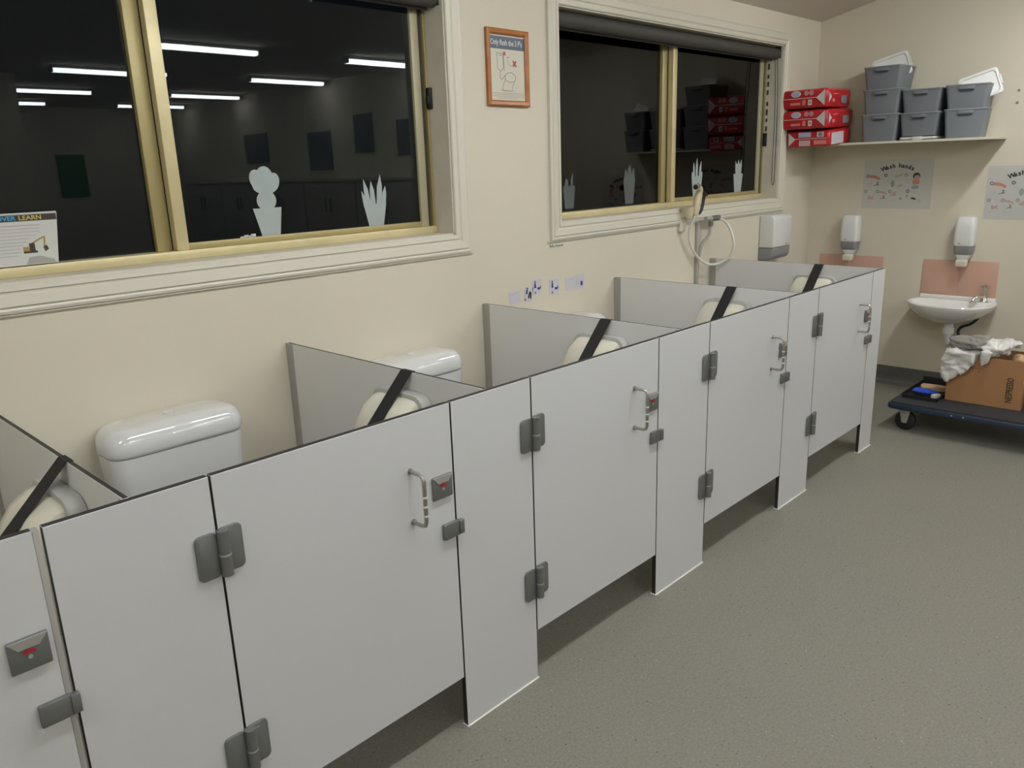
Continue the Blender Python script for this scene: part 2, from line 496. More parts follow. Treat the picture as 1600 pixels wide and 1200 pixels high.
# frosted stickers on the glass
def sticker(name, label, pts_list, y, m, x0):
    bm = B()
    for k, pts in enumerate(pts_list): aprism(bm, pts, 'y', y-.0005-.00006*k, y)
    o = obj(name, bm, m)
    return tag(o, label, 'window sticker')
def ell(cx, cz, rx, rz, rot=0, n=18):
    return [(cx+rx*math.cos(2*math.pi*k/n)*math.cos(rot)-rz*math.sin(2*math.pi*k/n)*math.sin(rot),
             cz+rx*math.cos(2*math.pi*k/n)*math.sin(rot)+rz*math.sin(2*math.pi*k/n)*math.cos(rot)) for k in range(n)]
YG = .1230
sticker('cactus_sticker', 'pale frosted sticker of a flowering cactus in a pot on the near window',
        [[(.142, 1.474), (.256, 1.474), (.240, 1.366), (.170, 1.366)], ell(.199, 1.500, .039, .036), ell(.200, 1.575, .036, .045),
         ell(.170, 1.574, .028, .036, .35), ell(.230, 1.562, .027, .036, -.45), [(.150, 1.555), (.250, 1.555), (.222, 1.518), (.182, 1.518)], ell(.2, 1.552, .05, .03)], YG, stick_m, 0)
def spiky(x, zb, zt, wb, wt, spikes, waist=.55):
    zl = zb+(zt-zb)*waist
    pl = [[(x-wb/2, zb), (x+wb/2, zb), (x+wt/2, zl), (x-wt/2, zl)]]
    for (dx, h, lean, w) in spikes:
        pl.append([(x+dx-w/2, zl-.01), (x+dx+w/2, zl-.01), (x+dx+w*.42+lean*.6, zl+h*.6), (x+dx+lean, zl+h), (x+dx-w*.42+lean*.5, zl+h*.6)])
    return pl
sticker('spiky_plant_sticker', 'pale frosted sticker of a spiky potted plant on the near window beside its right frame',
        spiky(.680, 1.366, 1.556, .068, .112, [(-.046, .055, -.016, .018), (-.03, .10, -.020, .026), (-.008, .092, -.006, .026), (.02, .115, .014, .028), (.042, .07, .014, .022)], .50), YG, stick_m, 0)
sticker('spiky_plant_sticker', 'taller frosted spiky plant sticker on the far window above the sprayer gun',
        spiky(3.137, 1.376, 1.590, .085, .125, [(-.05, .03, -.006, .02), (-.034, .085, -.006, .024), (-.004, .11, 0, .026), (.03, .09, .016, .024), (.05, .03, .008, .02)], .55), YG, stick_m, 0)
sticker('spiky_plant_sticker', 'narrow frosted potted plant sticker on the far window nearest the corner',
        spiky(3.652, 1.372, 1.568, .085, .125, [(-.02, .085, -.02, .03), (0, .09, .0, .04), (.022, .09, .014, .03)], .62)+[ell(3.652, 1.53, .04, .03)], YG, stick_m, 0)
YG2 = .1570
sticker('faint_plant_sticker', 'faint plant sticker at the left edge of the far window',
        spiky(1.945, 1.368, 1.52, .07, .10, [(-.02, .04, 0, .03), (.02, .07, .01, .02)], .75), YG2, stickf_m, 0)
sticker('faint_plant_sticker', 'faint leafy plant sticker on the far window left of its mullion',
        spiky(2.475, 1.362, 1.59, .075, .115, [(-.03, .06, -.01, .03), (0, .08, 0, .04), (.03, .065, .012, .03)], .60)+[ell(2.475, 1.50, .055, .03)], YG2, stickf_m, 0)
bm = B(); 
for k, (x, z) in enumerate(((.090, 1.376), (.104, 1.380), (.118, 1.377), (.132, 1.382))): abox(bm, x-.009, x+.009, .1215, .1235, z-.005, z+.005)
tag(obj('tape_scrap', bm, paperw_m), 'small torn white tape scrap on the near window beside the cactus sticker', 'tape')

# sign leaning inside the near window
s = thing('window_sign', 'laminated sheet with a yellow digger standing in the near window at the far left', 'sign', (-.70, .112, 1.355))
X0, ZB, SW, SH = -.90, 1.357, .376, .146
prism('sheet', [(X0, ZB), (X0+SW, ZB), (X0+SW+.018, ZB+SH), (X0, ZB+SH)], 'y', .1005, .1025, paperw_m, s, smooth=False)
a = Art('-y', X0, .1005, ZB)
a.rect(0, SW+.015, SH-.020, SH-.002, brn_m)
a.text('OVER', .232, SH-.0165, .0175, cyan_m, sx=1.15, bold=.0004)
a.text('LEARN', .290, SH-.0165, .0175, yel_m, sx=1.15, bold=.0004)
for k, (l, e) in enumerate(((.17, .345), (.16, .34), (.15, .34), (.15, .33), (.16, .31), (.16, .30), (.16, .29), (.16, .28), (.16, .28), (.16, .27))):
    a.line([(l+.03, SH-.032-k*.0095), (e, SH-.032-k*.0095)], .0014, skinl_m if k < 4 else inkl_m)
a.line([(.312, .060), (.334, .072), (.349, .079)], .0045, dig_m); a.line([(.349, .079), (.346, .050)], .0042, dig_m)
a.poly([(.342, .050), (.352, .054), (.356, .042), (.346, .036)], brn_m, 3)
a.rect(.288, .325, .034, .040, brn_m, 3); a.rect(.288, .312, .040, .052, dig_m, 3); a.rect(.305, .320, .040, .062, brn_m, 3)
a.poly([(.29, 0.002), (.30, .022), (.33, .024), (.365, .012), (.37, .002)], inkl_m)
a.done('print', s)
box('top_clip', X0, X0+SW+.016, .098, .1035, ZB+SH, ZB+SH+.004, fix_m, s)

# ------------------------------------------------------------------ cubicle fronts
H = 1.0; FY = -1.047; PT = .018; DB = .172
def panel(name, x0, x1, y0, y1, z0, z1, parent=None, axis='y', m=None):
    bm = B(); abox(bm, x0, x1, y0, y1, z0, z1)
    bm.normal_update()
    for f in bm.faces:
        n = f.normal
        face = abs(n.y) > .5 if axis == 'y' else abs(n.x) > .5
        f.material_index = 0 if face else 1
    bmesh.ops.bevel(bm, geom=list(bm.edges), offset=.0007, segments=1, affect='EDGES')
    return obj(name, bm, None, parent, False, mats=[m or lam_m, edge_m])

S = [-.9722, -.6596, 0.0, .3130, .9755, 1.3180, 1.9850, 2.2900, 2.9520, 3.1250]
G = .0027
pil = [(-2.0, -1.652, 'in the near-left foreground outside the frame'), (S[0], S[1], 'between the leftmost door and the largest, second door'),
       (S[2], S[3], 'right of the largest door in the foreground'),
       (S[4], S[5], 'in the middle of the row, before the third closed door'), (S[6], S[7], 'between the two farthest doors'),
       (S[8], S[9], 'narrow, at the far end of the cubicle row')]
for i, (a_, b_, t_) in enumerate(pil):
    lab = 'off-white laminate post panel ' + t_
    r = thing('post_panel', lab, 'partition', ((a_+b_)/2, FY+PT/2, 0), 'post panels of the cubicle row')
    panel('board', a_+G, b_-G, FY, FY+PT, .004, H, r)
    bm = B(); abox(bm, a_+G-.003, b_-G+.003, FY-.004, FY+PT+.003, 0, .0045, .001); obj('silicone_bead', bm, sil_m, r)

def hinge(xs, zc, r):
    h = prism('hinge', rrect(xs-.028, zc, .024, .051, .012), 'y', FY-.007, FY-.0003, nick_m, r, .0015, 2)
    pts = rrect(xs+.024, zc+.004, .027, .051, .012)
    pts = [(x, z) for x, z in pts]
    q = prism('hinge_leaf', pts, 'y', FY-.007, FY-.0003, nick_m, h, .0015, 2)
    bm = B(); atube(bm, [(xs+.006, FY-.011, zc-.050), (xs+.006, FY-.011, zc+.052)], .0125, 14)
    abox(bm, xs+.0, xs+.030, FY-.0095, FY-.005, zc-.030, zc+.045, .002)
    bmesh.ops.recalc_face_normals(bm, faces=bm.faces)
    obj('knuckle', bm, nick_m, h, 'auto')
    bm = B(); atube(bm, [(xs+.006, FY-.011, zc-.004), (xs+.006, FY-.011, zc+.0)], .0131, 14)
    obj('collar', bm, alu_m, h, 'auto')

def make_door(x0, x1, label):
    r = thing('cubicle_door', label, 'door', ((x0+x1)/2, FY+PT/2, DB), 'low doors of the cubicle row')
    panel('door_leaf', x0+G, x1-G, FY, FY+PT, DB, H, r)
    hinge(x0, .829, r); hinge(x0, .343, r)
    # D handle
    hx, zt, zb, d = x1-.146, .852, .712, -.053
    pts = [(hx, FY, zt), (hx, FY+d+.016, zt), (hx, FY+d+.005, zt-.004), (hx, FY+d, zt-.016), (hx, FY+d, (zt+zb)/2), (hx, FY+d, zb+.016), (hx, FY+d+.005, zb+.004), (hx, FY+d+.016, zb), (hx, FY, zb)]
    hd = tube('handle', pts, .0057, steel_m, r, 12)
    for zz in (.795, .770, .745):
        tube('band', [(hx, FY+d, zz-.002), (hx, FY+d, zz+.002)], .0064, clear_m, hd, 12)
    for zz in (zt, zb):
        tube('mounting_rose', [(hx, FY-.003, zz), (hx, FY-.0002, zz)], .0085, steel_m, hd, 12)
    # indicator lock
    lx0, lx1, lz0, lz1 = x1-.079, x1-.012, .747, .811
    k = B(); abox(k, lx0, lx1, FY-.008, FY-.0002, lz0, lz1, .002); lk = obj('lock_plate', k, nick_m, r, 'auto')
    bm = B(); cx = (lx0+lx1)/2
    aprism(bm, [(lx0+.001, lz1-.001), (lx1-.001, lz1-.001), (lx1-.016, lz1-.019), (lx0+.016, lz1-.019)], 'y', FY-.0105, FY-.007)
    obj('lock_bevel_highlight', bm, alu_m, lk)  # paler flat trapezoid paints the highlight on the plate's top bevel
    bm = B(); n = 8; arc = [(cx+0.0125*math.cos(math.radians(150-120*i/n)), lz1-.034+0.0125*math.sin(math.radians(150-120*i/n))) for i in range(n+1)]
    inn = [(cx+.007*math.cos(math.radians(30+120*i/n)), lz1-.034+.007*math.sin(math.radians(30+120*i/n))) for i in range(n+1)]
    aprism(bm, arc+inn, 'y', FY-.0112, FY-.006); obj('indicator', bm, red_m, lk)
    tube('emergency_slot', [(cx, FY-.0095, lz1-.037), (cx, FY-.007, lz1-.037)], .0042, alu_m, lk, 12)
    # keeper across the joint
    bm = B(); abox(bm, x1-.052, x1+.003, FY-.012, FY-.0003, .624, .669, .003); o = obj('strike_cover', bm, nick_m, r, 'auto')
    bm = B(); abox(bm, x1+.001, x1+.018, FY-.015, FY-.0003, .626, .667, .003); obj('strike_keeper', bm, nick_m, o, 'auto')
    return r
doors = [(-1.645, -.984, 'leftmost low door, cut by the photo frame, its red lock plate showing'),
         (S[1], S[2], 'largest low white door in the foreground with steel handle and lock'),
         (S[3], S[4], 'second closed low door from the foreground, under the third toilet divider'),
         (S[5], S[6], 'third low door along the row, between the middle post panels'),
         (S[7], S[8], 'farthest low door at the end of the cubicle row')]
for i, d in enumerate(doors):
    r = make_door(*d)
    if i == 0: box('edge_strip', d[1]-.0025, d[1]+.0080, FY-.0005, FY+PT, DB+.001, H-.001, chan_m, r, .0005)

# ------------------------------------------------------------------ dividers, dispensers, toilets
DV = [-.8175, .1495, 1.146, 2.130, 3.118]
dlab = ['nearest toilet divider, cut by the left frame edge', 'second toilet divider, beside the big white cistern', 'third toilet divider, in the middle of the row',
        'fourth toilet divider, under the far window', 'end divider of the cubicle row, under the hose loop']
where = ['in the nearest cubicle at the left frame edge', 'in the cubicle behind the largest door', 'in the third cubicle along the row',
         'in the fourth cubicle, below the far window', 'in the farthest cubicle']
for i, x in enumerate(DV):
    r = thing('cubicle_divider', 'grey-white laminate panel with black edges: ' + dlab[i], 'partition', (x, -.52, .17), 'dividers between the toilets')
    h = .0055
    panel('board', x-h, x+h, FY+PT+.0005, -.012, .17, H, r, 'x', lamb_m)
    bm = B(); abox(bm, x-h-.003, x-h, -.042, -.001, .17, H); abox(bm, x+h, x+h+.003, -.042, -.001, .17, H); abox(bm, x-h, x+h, -.011, -.001, .17, H-.001)
    obj('wall_channel', bm, chan_m, r)
    bm = B(); abox(bm, x-h-.003, x-h, FY+PT+.001, FY+PT+.022, H-.05, H-.004, .001); abox(bm, x+h, x+h+.003, FY+PT+.001, FY+PT+.022, H-.05, H-.004, .001)
    obj('corner_bracket', bm, alu_m, r)
    # toilet roll dispenser held on by a black strap
    xf = x-h
    d = thing('toilet_roll_dispenser', 'cream toilet-roll dispenser ' + where[i], 'dispenser', (xf, -.69, .62), 'toilet-roll dispensers on the dividers')
    prism('backplate', rrect(-.682, .785, .125, .158, .045, 5), 'x', xf-.040, xf-.001, dgrey_m, d, .004, 2)
    prof = [(xf-.038, .635), (xf-.10, .635), (xf-.135, .66), (xf-.150, .72), (xf-.148, .80), (xf-.130, .855), (xf-.098, .900), (xf-.060, .925), (xf-.038, .930)]
    bm = B(); rings = []
    for y, s_, in ((-.572, .80), (-.578, .92), (-.592, .985), (-.62, 1), (-.735, 1), (-.768, .985), (-.783, .92), (-.789, .80)):
        rings.append([(xf-.038+(px-(xf-.038))*s_, y, .78+(pz-.78)*s_) for px, pz in prof])
    loft(bm, rings); obj('cover', bm, cream_m, d, 'auto')
    # strap
    yc = -.690
    path = [(x+h+.008, .80), (x+h+.006, .97), (x+h+.002, H+.0012), (x-h-.001, H+.0012), (xf-.140, .860), (xf-.1525, .80), (xf-.1535, .72), (xf-.138, .648), (xf-.06, .628)]
    path = [Vector((p[0], 0, p[1])) for p in path]
    bm = B(); ws = .026; A = []
    for k, p in enumerate(path):
        t = (path[min(k+1, len(path)-1)]-path[max(k-1, 0)]).normalized(); nrm = Vector((-t.z, 0, t.x))
        A.append([bm.verts.new((p.x, yc-ws, p.z)), bm.verts.new((p.x, yc+ws, p.z)), bm.verts.new((p.x+nrm.x*.002, yc+ws, p.z+nrm.z*.002)), bm.verts.new((p.x+nrm.x*.002, yc-ws, p.z+nrm.z*.002))])
    for k in range(len(A)-1):
        for j in range(4): bm.faces.new((A[k][j], A[k][(j+1) % 4], A[k+1][(j+1) % 4], A[k+1][j]))
    bm.faces.new(A[0]); bm.faces.new(A[-1][::-1]); bmesh.ops.recalc_face_normals(bm, faces=bm.faces)
    tag(obj('strap', bm, strap_m), 'black webbing strap over the divider ' + where[i], 'strap', 'black straps over the dividers')

def make_toilet(cx, label):
    r = thing('toilet', label, 'toilet', (cx, -.1, 0), 'toilets of the cubicle row')
    bm = B()
    rings = []
    for z, hw, dp in ((.46, .185, .135), (.47, .195, .150), (.60, .203, .160), (.784, .212, .172)):
        rings.append([(px, py, z) for px, py in rrect(cx, -.003-dp/2, hw, dp/2, .045, 6)])
    loft(bm, rings); obj('cistern', bm, plas_m, r, 'auto')
    bm = B(); rings = []
    for z, e in ((.786, .0), (.796, .004), (.826, .003), (.845, -.003), (.857, -.013), (.864, -.026), (.868, -.045), (.870, -.070)):
        hw, dp = .214+e, .176+e*1.0
        rings.append([(px, py, z) for px, py in rrect(cx, -.002-dp/2 - (0.0 if e > -.01 else (-e-.01)*.35), hw, max(dp/2, .03), min(.06, max(dp/2, .03)*.7), 6)])
    loft(bm, rings); obj('cistern_lid', bm, plas_m, r, True)
    bm = B(); atube(bm, [(cx+.005, -.075, .867), (cx+.005, -.075, .8725)], .017, 20); bmesh.ops.recalc_face_normals(bm, faces=bm.faces)
    obj('flush_button', bm, plas_m, r, 'auto')
    bm = B(); rings = []
    for z, hw, y0, y1 in ((.002, .10, -.12, -.36), (.10, .095, -.10, -.36), (.22, .12, -.06, -.42), (.31, .165, -.06, -.50), (.355, .175, -.05, -.52)):
        n = 24; rings.append([(cx+hw*math.cos(2*math.pi*k/n), (y0+y1)/2+(y1-y0)/2*math.sin(2*math.pi*k/n), z) for k in range(n)])
    for z, hw, y0, y1 in ((.355, .135, -.12, -.48), (.28, .10, -.17, -.44), (.20, .04, -.25, -.35)):
        n = 24; rings.append([(cx+hw*math.cos(2*math.pi*k/n), (y0+y1)/2+(y1-y0)/2*math.sin(2*math.pi*k/n), z) for k in range(n)])
    loft(bm, rings); obj('bowl', bm, cer_m, r, True)
    bm = B(); n = 28
    R = [[(cx+hw*math.cos(2*math.pi*k/n), -.29+hd*math.sin(2*math.pi*k/n), z) for k in range(n)] for hw, hd, z in ((.18, .225, .357), (.182, .227, .372), (.115, .155, .374), (.112, .152, .357))]
    loft(bm, R, False, False); 
    vs = list(bm.verts)
    obj('seat', bm, plas_m, r, True)
    tube('flush_pipe', [(cx, -.08, .47), (cx, -.08, .34)], .022, plas_m, r, 12)
make_toilet(-1.32, 'toilet in the cubicle at the left frame edge, mostly out of view')
make_toilet(-.345, 'toilet with the large glossy white cistern in the foreground cubicle')
make_toilet(.650, 'toilet whose white cistern shows behind the second divider')
make_toilet(1.645, 'toilet whose cistern top just shows behind the third divider')
make_toilet(2.64, 'toilet in the farthest cubicle, hidden behind the fourth divider')

# ------------------------------------------------------------------ things on the window wall
r = thing('framed_notice', 'small orange timber framed notice between the two windows', 'picture', (1.345, -.01, 1.843))
fx0, fx1, fz0, fz1, fw = 1.216, 1.476, 1.844, 2.156, .024
bm = B(); prof = [(0, 0), (0, .014), (.006, .018), (.018, .016), (fw, .010), (fw, .004)]
R = []
for cx, cz, sx, sz in ((fx0, fz0, 1, 1), (fx1, fz0, -1, 1), (fx1, fz1, -1, -1), (fx0, fz1, 1, -1)):
    R.append([bm.verts.new((cx+sx*d, -h-.0005, cz+sz*d)) for d, h in prof])
for i in range(4):
    for k in range(len(prof)-1): bm.faces.new((R[i][k], R[i][k+1], R[(i+1) % 4][k+1], R[(i+1) % 4][k]))
bmesh.ops.recalc_face_normals(bm, faces=bm.faces)
obj('frame', bm, wood_m, r)
box('sheet', fx0+fw-.002, fx1-fw+.002, -.006, -.001, fz0+fw-.002, fz1-fw+.002, paper_m, r)
a = Art('-y', fx0+fw, -.006, fz0+fw); w_, h_ = fx1-fx0-2*fw, fz1-fz0-2*fw
a.rect(0, w_, h_-.056, h_-.006, slate_m)
a.text("Only flush the 3 P's", .004, h_-.040, .031, paperw_m, sx=.80, bold=.0007)
a.text('x', .080, h_-.080, .030, redp_m, bold=.001); a.text('x', .138, h_-.122, .045, redp_m, bold=.0015)
LW = .0024
a.line([(.040, .190), (.078, .190), (.078, .130), (.060, .118), (.042, .130), (.040, .190)], LW, inkg_m)
a.line([(.082, .192), (.084, .120)], .003, inkl_m)
a.ring(.120, .095, .034, LW, inkg_m, ry=.020)
a.line([(.060, .118), (.056, .092), (.068, .085), (.086, .102)], LW, inkg_m)
a.line([(.088, .086), (.074, .060), (.068, .040), (.130, .040), (.136, .062), (.148, .080)], LW, inkg_m)
a.line([(.055, .042), (.150, .040)], .0012, inkl_m)
a.line([(.105, .175), (.112, .150), (.125, .140), (.140, .152), (.150, .160)], LW, inkl_m); a.line([(.102, .176), (.116, .178)], .003, inkg_m); a.line([(.055, .182), (.068, .182)], .003, inkg_m)
for k, z in enumerate((.030, .024, .017, .010)): a.line([(.008 if k < 3 else .04, z), (w_-.008 if k < 3 else w_-.05, z)], .0013, inkg_m)
a.done('print', r)

# small pictogram cards taped on the wall
def card(x0, x1, z0, z1, rot, label, draw, m=lilac_m):
    r = thing('picture_card', label, 'card', ((x0+x1)/2, -.001, z0), 'pictogram cards taped above the cubicles')
    w, h = x1-x0, z1-z0
    a = Art('-y', x0, -.0012, z0, rot)
    a.rect(0, w, 0, h, m, 0); draw(a, w, h); 
    a.done('print', r)
    bm = B()
    c, n = math.cos(rot), math.sin(rot)
    P = [(x0+p*c-q*n, z0+p*n+q*c) for p, q in ((0, 0), (w, 0), (w, h), (0, h))]
    aprism(bm, P, 'y', -.0009, -.0001); obj('card_stock', bm, m, r)
def fig(a, x, z, s, m=navy_m):
    a.disc(x, z+.030*s, .0048*s, m, 3); a.poly([(x-.005*s, z+.024*s), (x+.005*s, z+.024*s), (x+.007*s, z), (x-.007*s, z)], m, 3)
def d_blank(a, w, h): a.line([(.01, h*.8), (w-.01, h*.8)], .0015, inkl_m)
def d_toilet(a, w, h):
    fig(a, w*.3, h*.45, 1.0); a.poly([(w*.5, h*.45), (w*.85, h*.45), (w*.76, h*.28), (w*.60, h*.28)], navy_m, 3); a.rect(w*.84, w*.9, h*.3, h*.55, navy_m, 3)
    a.disc(w*.28, h*.14, .006, inkg_m, 3); a.line([(w*.4, h*.9), (w*.9, h*.9)], .0012, inkl_m)
def d_trousers(a, w, h):
    fig(a, w*.25, h*.52, .9); a.line([(w*.55, h*.25), (w*.60, h*.68), (w*.72, h*.68), (w*.82, h*.25)], .009, ink_m, 3); a.disc(w*.18, h*.12, .006, inkg_m, 3)
def d_basin(a, w, h): a.rect(w*.5, w*.75, h*.2, h*.5, navy_m, 3); a.line([(w*.2, h*.3), (w*.2, h*.7)], .0015, inkg_m)
card(1.312, 1.386, .965, 1.025, .05, 'plain pale card, leftmost of the pictogram cards on the wall', d_blank)
card(1.408, 1.466, .972, 1.040, -.22, 'tilted pictogram card showing trousers, second of the row', d_trousers)
card(1.474, 1.540, .990, 1.062, .06, 'pictogram card with a figure and toilet, overlapping the trousers card', d_toilet)
card(1.596, 1.668, .975, 1.050, .02, 'pictogram card with a figure and toilet, standing alone in the middle', d_toilet)
card(1.722, 1.800, .978, 1.045, .04, 'blank white card joined to the last pictogram card', d_blank)
card(1.804, 1.868, .978, 1.050, .02, 'pictogram card with a small blue shape, rightmost of the row', d_basin)
r = thing('name_strip', 'tiny paper strip with dark handwriting under the corner of the far window casing', 'label', (1.655, -.001, 1.19))
bm = B(); aprism(bm, [(1.603, 1.196), (1.712, 1.199), (1.712, 1.228), (1.603, 1.225)], 'y', -.0009, -.0001); obj('strip', bm, paper_m, r)
a = Art('-y', 1.607, -.001, 1.200)
random.seed(5)
xx = 0
for k in range(11):
    if k == 4: xx += .010
    hgt = .016 if k in (0, 2, 4) else .009
    a.line([(xx, .004), (xx, .004+hgt), (xx+.004, .006)], .0018, ink_m); xx += .0082
a.done('print', r)

# paper towel dispenser by the corner
r = thing('paper_towel_dispenser', 'white and grey paper towel dispenser on the window wall in the corner', 'dispenser', (3.88, -.05, .925))
x0, x1 = 3.742, 4.005
def dispbox(z0, z1, name, m, dfront, par):
    return prism(name, [(-.001, z0), (-.001, z1), (-dfront+.02, z1), (-dfront, z1-.02), (-dfront, z0)], 'x', x0, x1, m, par, .008, 3)
dispbox(1.005, 1.218, 'cover', wplas_m, .105, r)
prism('base', [(-.001, .925), (-.001, 1.003), (-.103, 1.003), (-.098, .95), (-.08, .925)], 'x', x0+.002, x1-.002, gplas_m, r, .006, 3)
box('emblem', 3.93, 3.945, -.107, -.1045, 1.018, 1.026, gplas_m, r)

# bidet sprayer, holder, tap and hose
r = thing('hand_sprayer', 'beige hand sprayer gun with black trigger standing on the far window sill', 'sprayer', (2.79, -.075, 1.28))
bm = B()
body = smoothpts([(2.800, -.075, 1.285), (2.805, -.075, 1.32), (2.818, -.075, 1.365), (2.830, -.078, 1.400), (2.826, -.084, 1.425), (2.800, -.090, 1.440), (2.775, -.096, 1.443)], 4)
atube(bm, body, [.022-.0008*abs(i-8)*.4 for i in range(len(body))], 12); bmesh.ops.recalc_face_normals(bm, faces=bm.faces)
obj('body', bm, beige_m, r, 'auto')
tube('spray_head', [(2.778, -.096, 1.443), (2.760, -.100, 1.442)], .020, chrome_m, r, 14)
tube('nozzle_ring', [(2.762, -.1, 1.442), (2.752, -.101, 1.4415)], .014, blk_m, r, 14)
tube('trigger', [(2.842, -.09, 1.415), (2.868, -.094, 1.398), (2.862, -.092, 1.375), (2.858, -.09, 1.345), (2.848, -.088, 1.31), (2.832, -.084, 1.287)], [.010, .012, .009, .009, .009, .006], blk_m, r, 8, 3 and 0)
tube('trigger_pin', [(2.86, -.094, 1.398), (2.895, -.094, 1.390)], .006, blk_m, r, 8)
tube('tail_nut', [(2.800, -.075, 1.285), (2.788, -.075, 1.262)], .010, alu_m, r, 10)
r = thing('sprayer_holder', 'small beige wall cup holding the sprayer gun', 'holder', (2.76, -.04, 1.27))
bm = B(); atube(bm, [(2.765, -.050, 1.275), (2.762, -.050, 1.30), (2.758, -.050, 1.332)], [.026, .031, .035], 18, caps=True); abox(bm, 2.735, 2.79, -.04, -.0205, 1.27, 1.325, .003)
bmesh.ops.recalc_face_normals(bm, faces=bm.faces); obj('cup', bm, beige_m, r, 'auto')
box('back_plate', 2.735, 2.785, -.022, -.0005, 1.19, 1.30, reveal_m, r, .003)
r = thing('hose_tap', 'grey water pipe and tee tap rising on the wall behind the farthest cubicles', 'pipe', (2.96, -.02, 0))
box('conduit', 2.930, 2.957, -.020, -.0005, .126, 1.236, pipe_m, r, .004)
tube('riser_pipe', [(2.950, -.020, 1.02), (2.953, -.026, 1.07), (2.962, -.034, 1.11), (2.985, -.050, 1.140), (3.000, -.060, 1.165), (3.004, -.060, 1.215)], .009, pipe_m, r, 10, 4)
tube('pipe_nut', [(3.004, -.060, 1.205), (3.004, -.060, 1.235)], .0155, nick_m, r, 6)
bm = B(); atube(bm, [(2.945, -.06, 1.252), (3.015, -.06, 1.250)], .0125, 12); atube(bm, [(3.004, -.06, 1.225), (3.004, -.06, 1.25)], .011, 10)
bmesh.ops.recalc_face_normals(bm, faces=bm.faces); obj('tee_valve', bm, pipe_m, r, 'auto')
bm = B()
for k, (xa, rr) in enumerate(((3.015, .016), (3.032, .013), (3.045, .017), (3.062, .014), (3.075, .017))): atube(bm, [(xa, -.064, 1.250), (xa+.014, -.066, 1.249)], rr, 8)
bmesh.ops.recalc_face_normals(bm, faces=bm.faces); obj('hose_coupling', bm, nick_m, r, 'auto')
HP = [(3.074, -.066, 1.250), (3.092, -.090, 1.236), (3.098, -.125, 1.205), (3.096, -.158, 1.140), (3.094, -.168, 1.082), (3.088, -.145, 1.018), (3.055, -.096, .979), (2.99, -.060, .978),
      (2.92, -.040, 1.016), (2.85, -.034, 1.078), (2.805, -.038, 1.139), (2.782, -.052, 1.205), (2.786, -.070, 1.250), (2.789, -.075, 1.266)]
tag(tube('sprayer_hose', HP, .0078, hose_m, None, 10, 6), 'white flexible hose looping from the tee tap to the sprayer', 'hose')

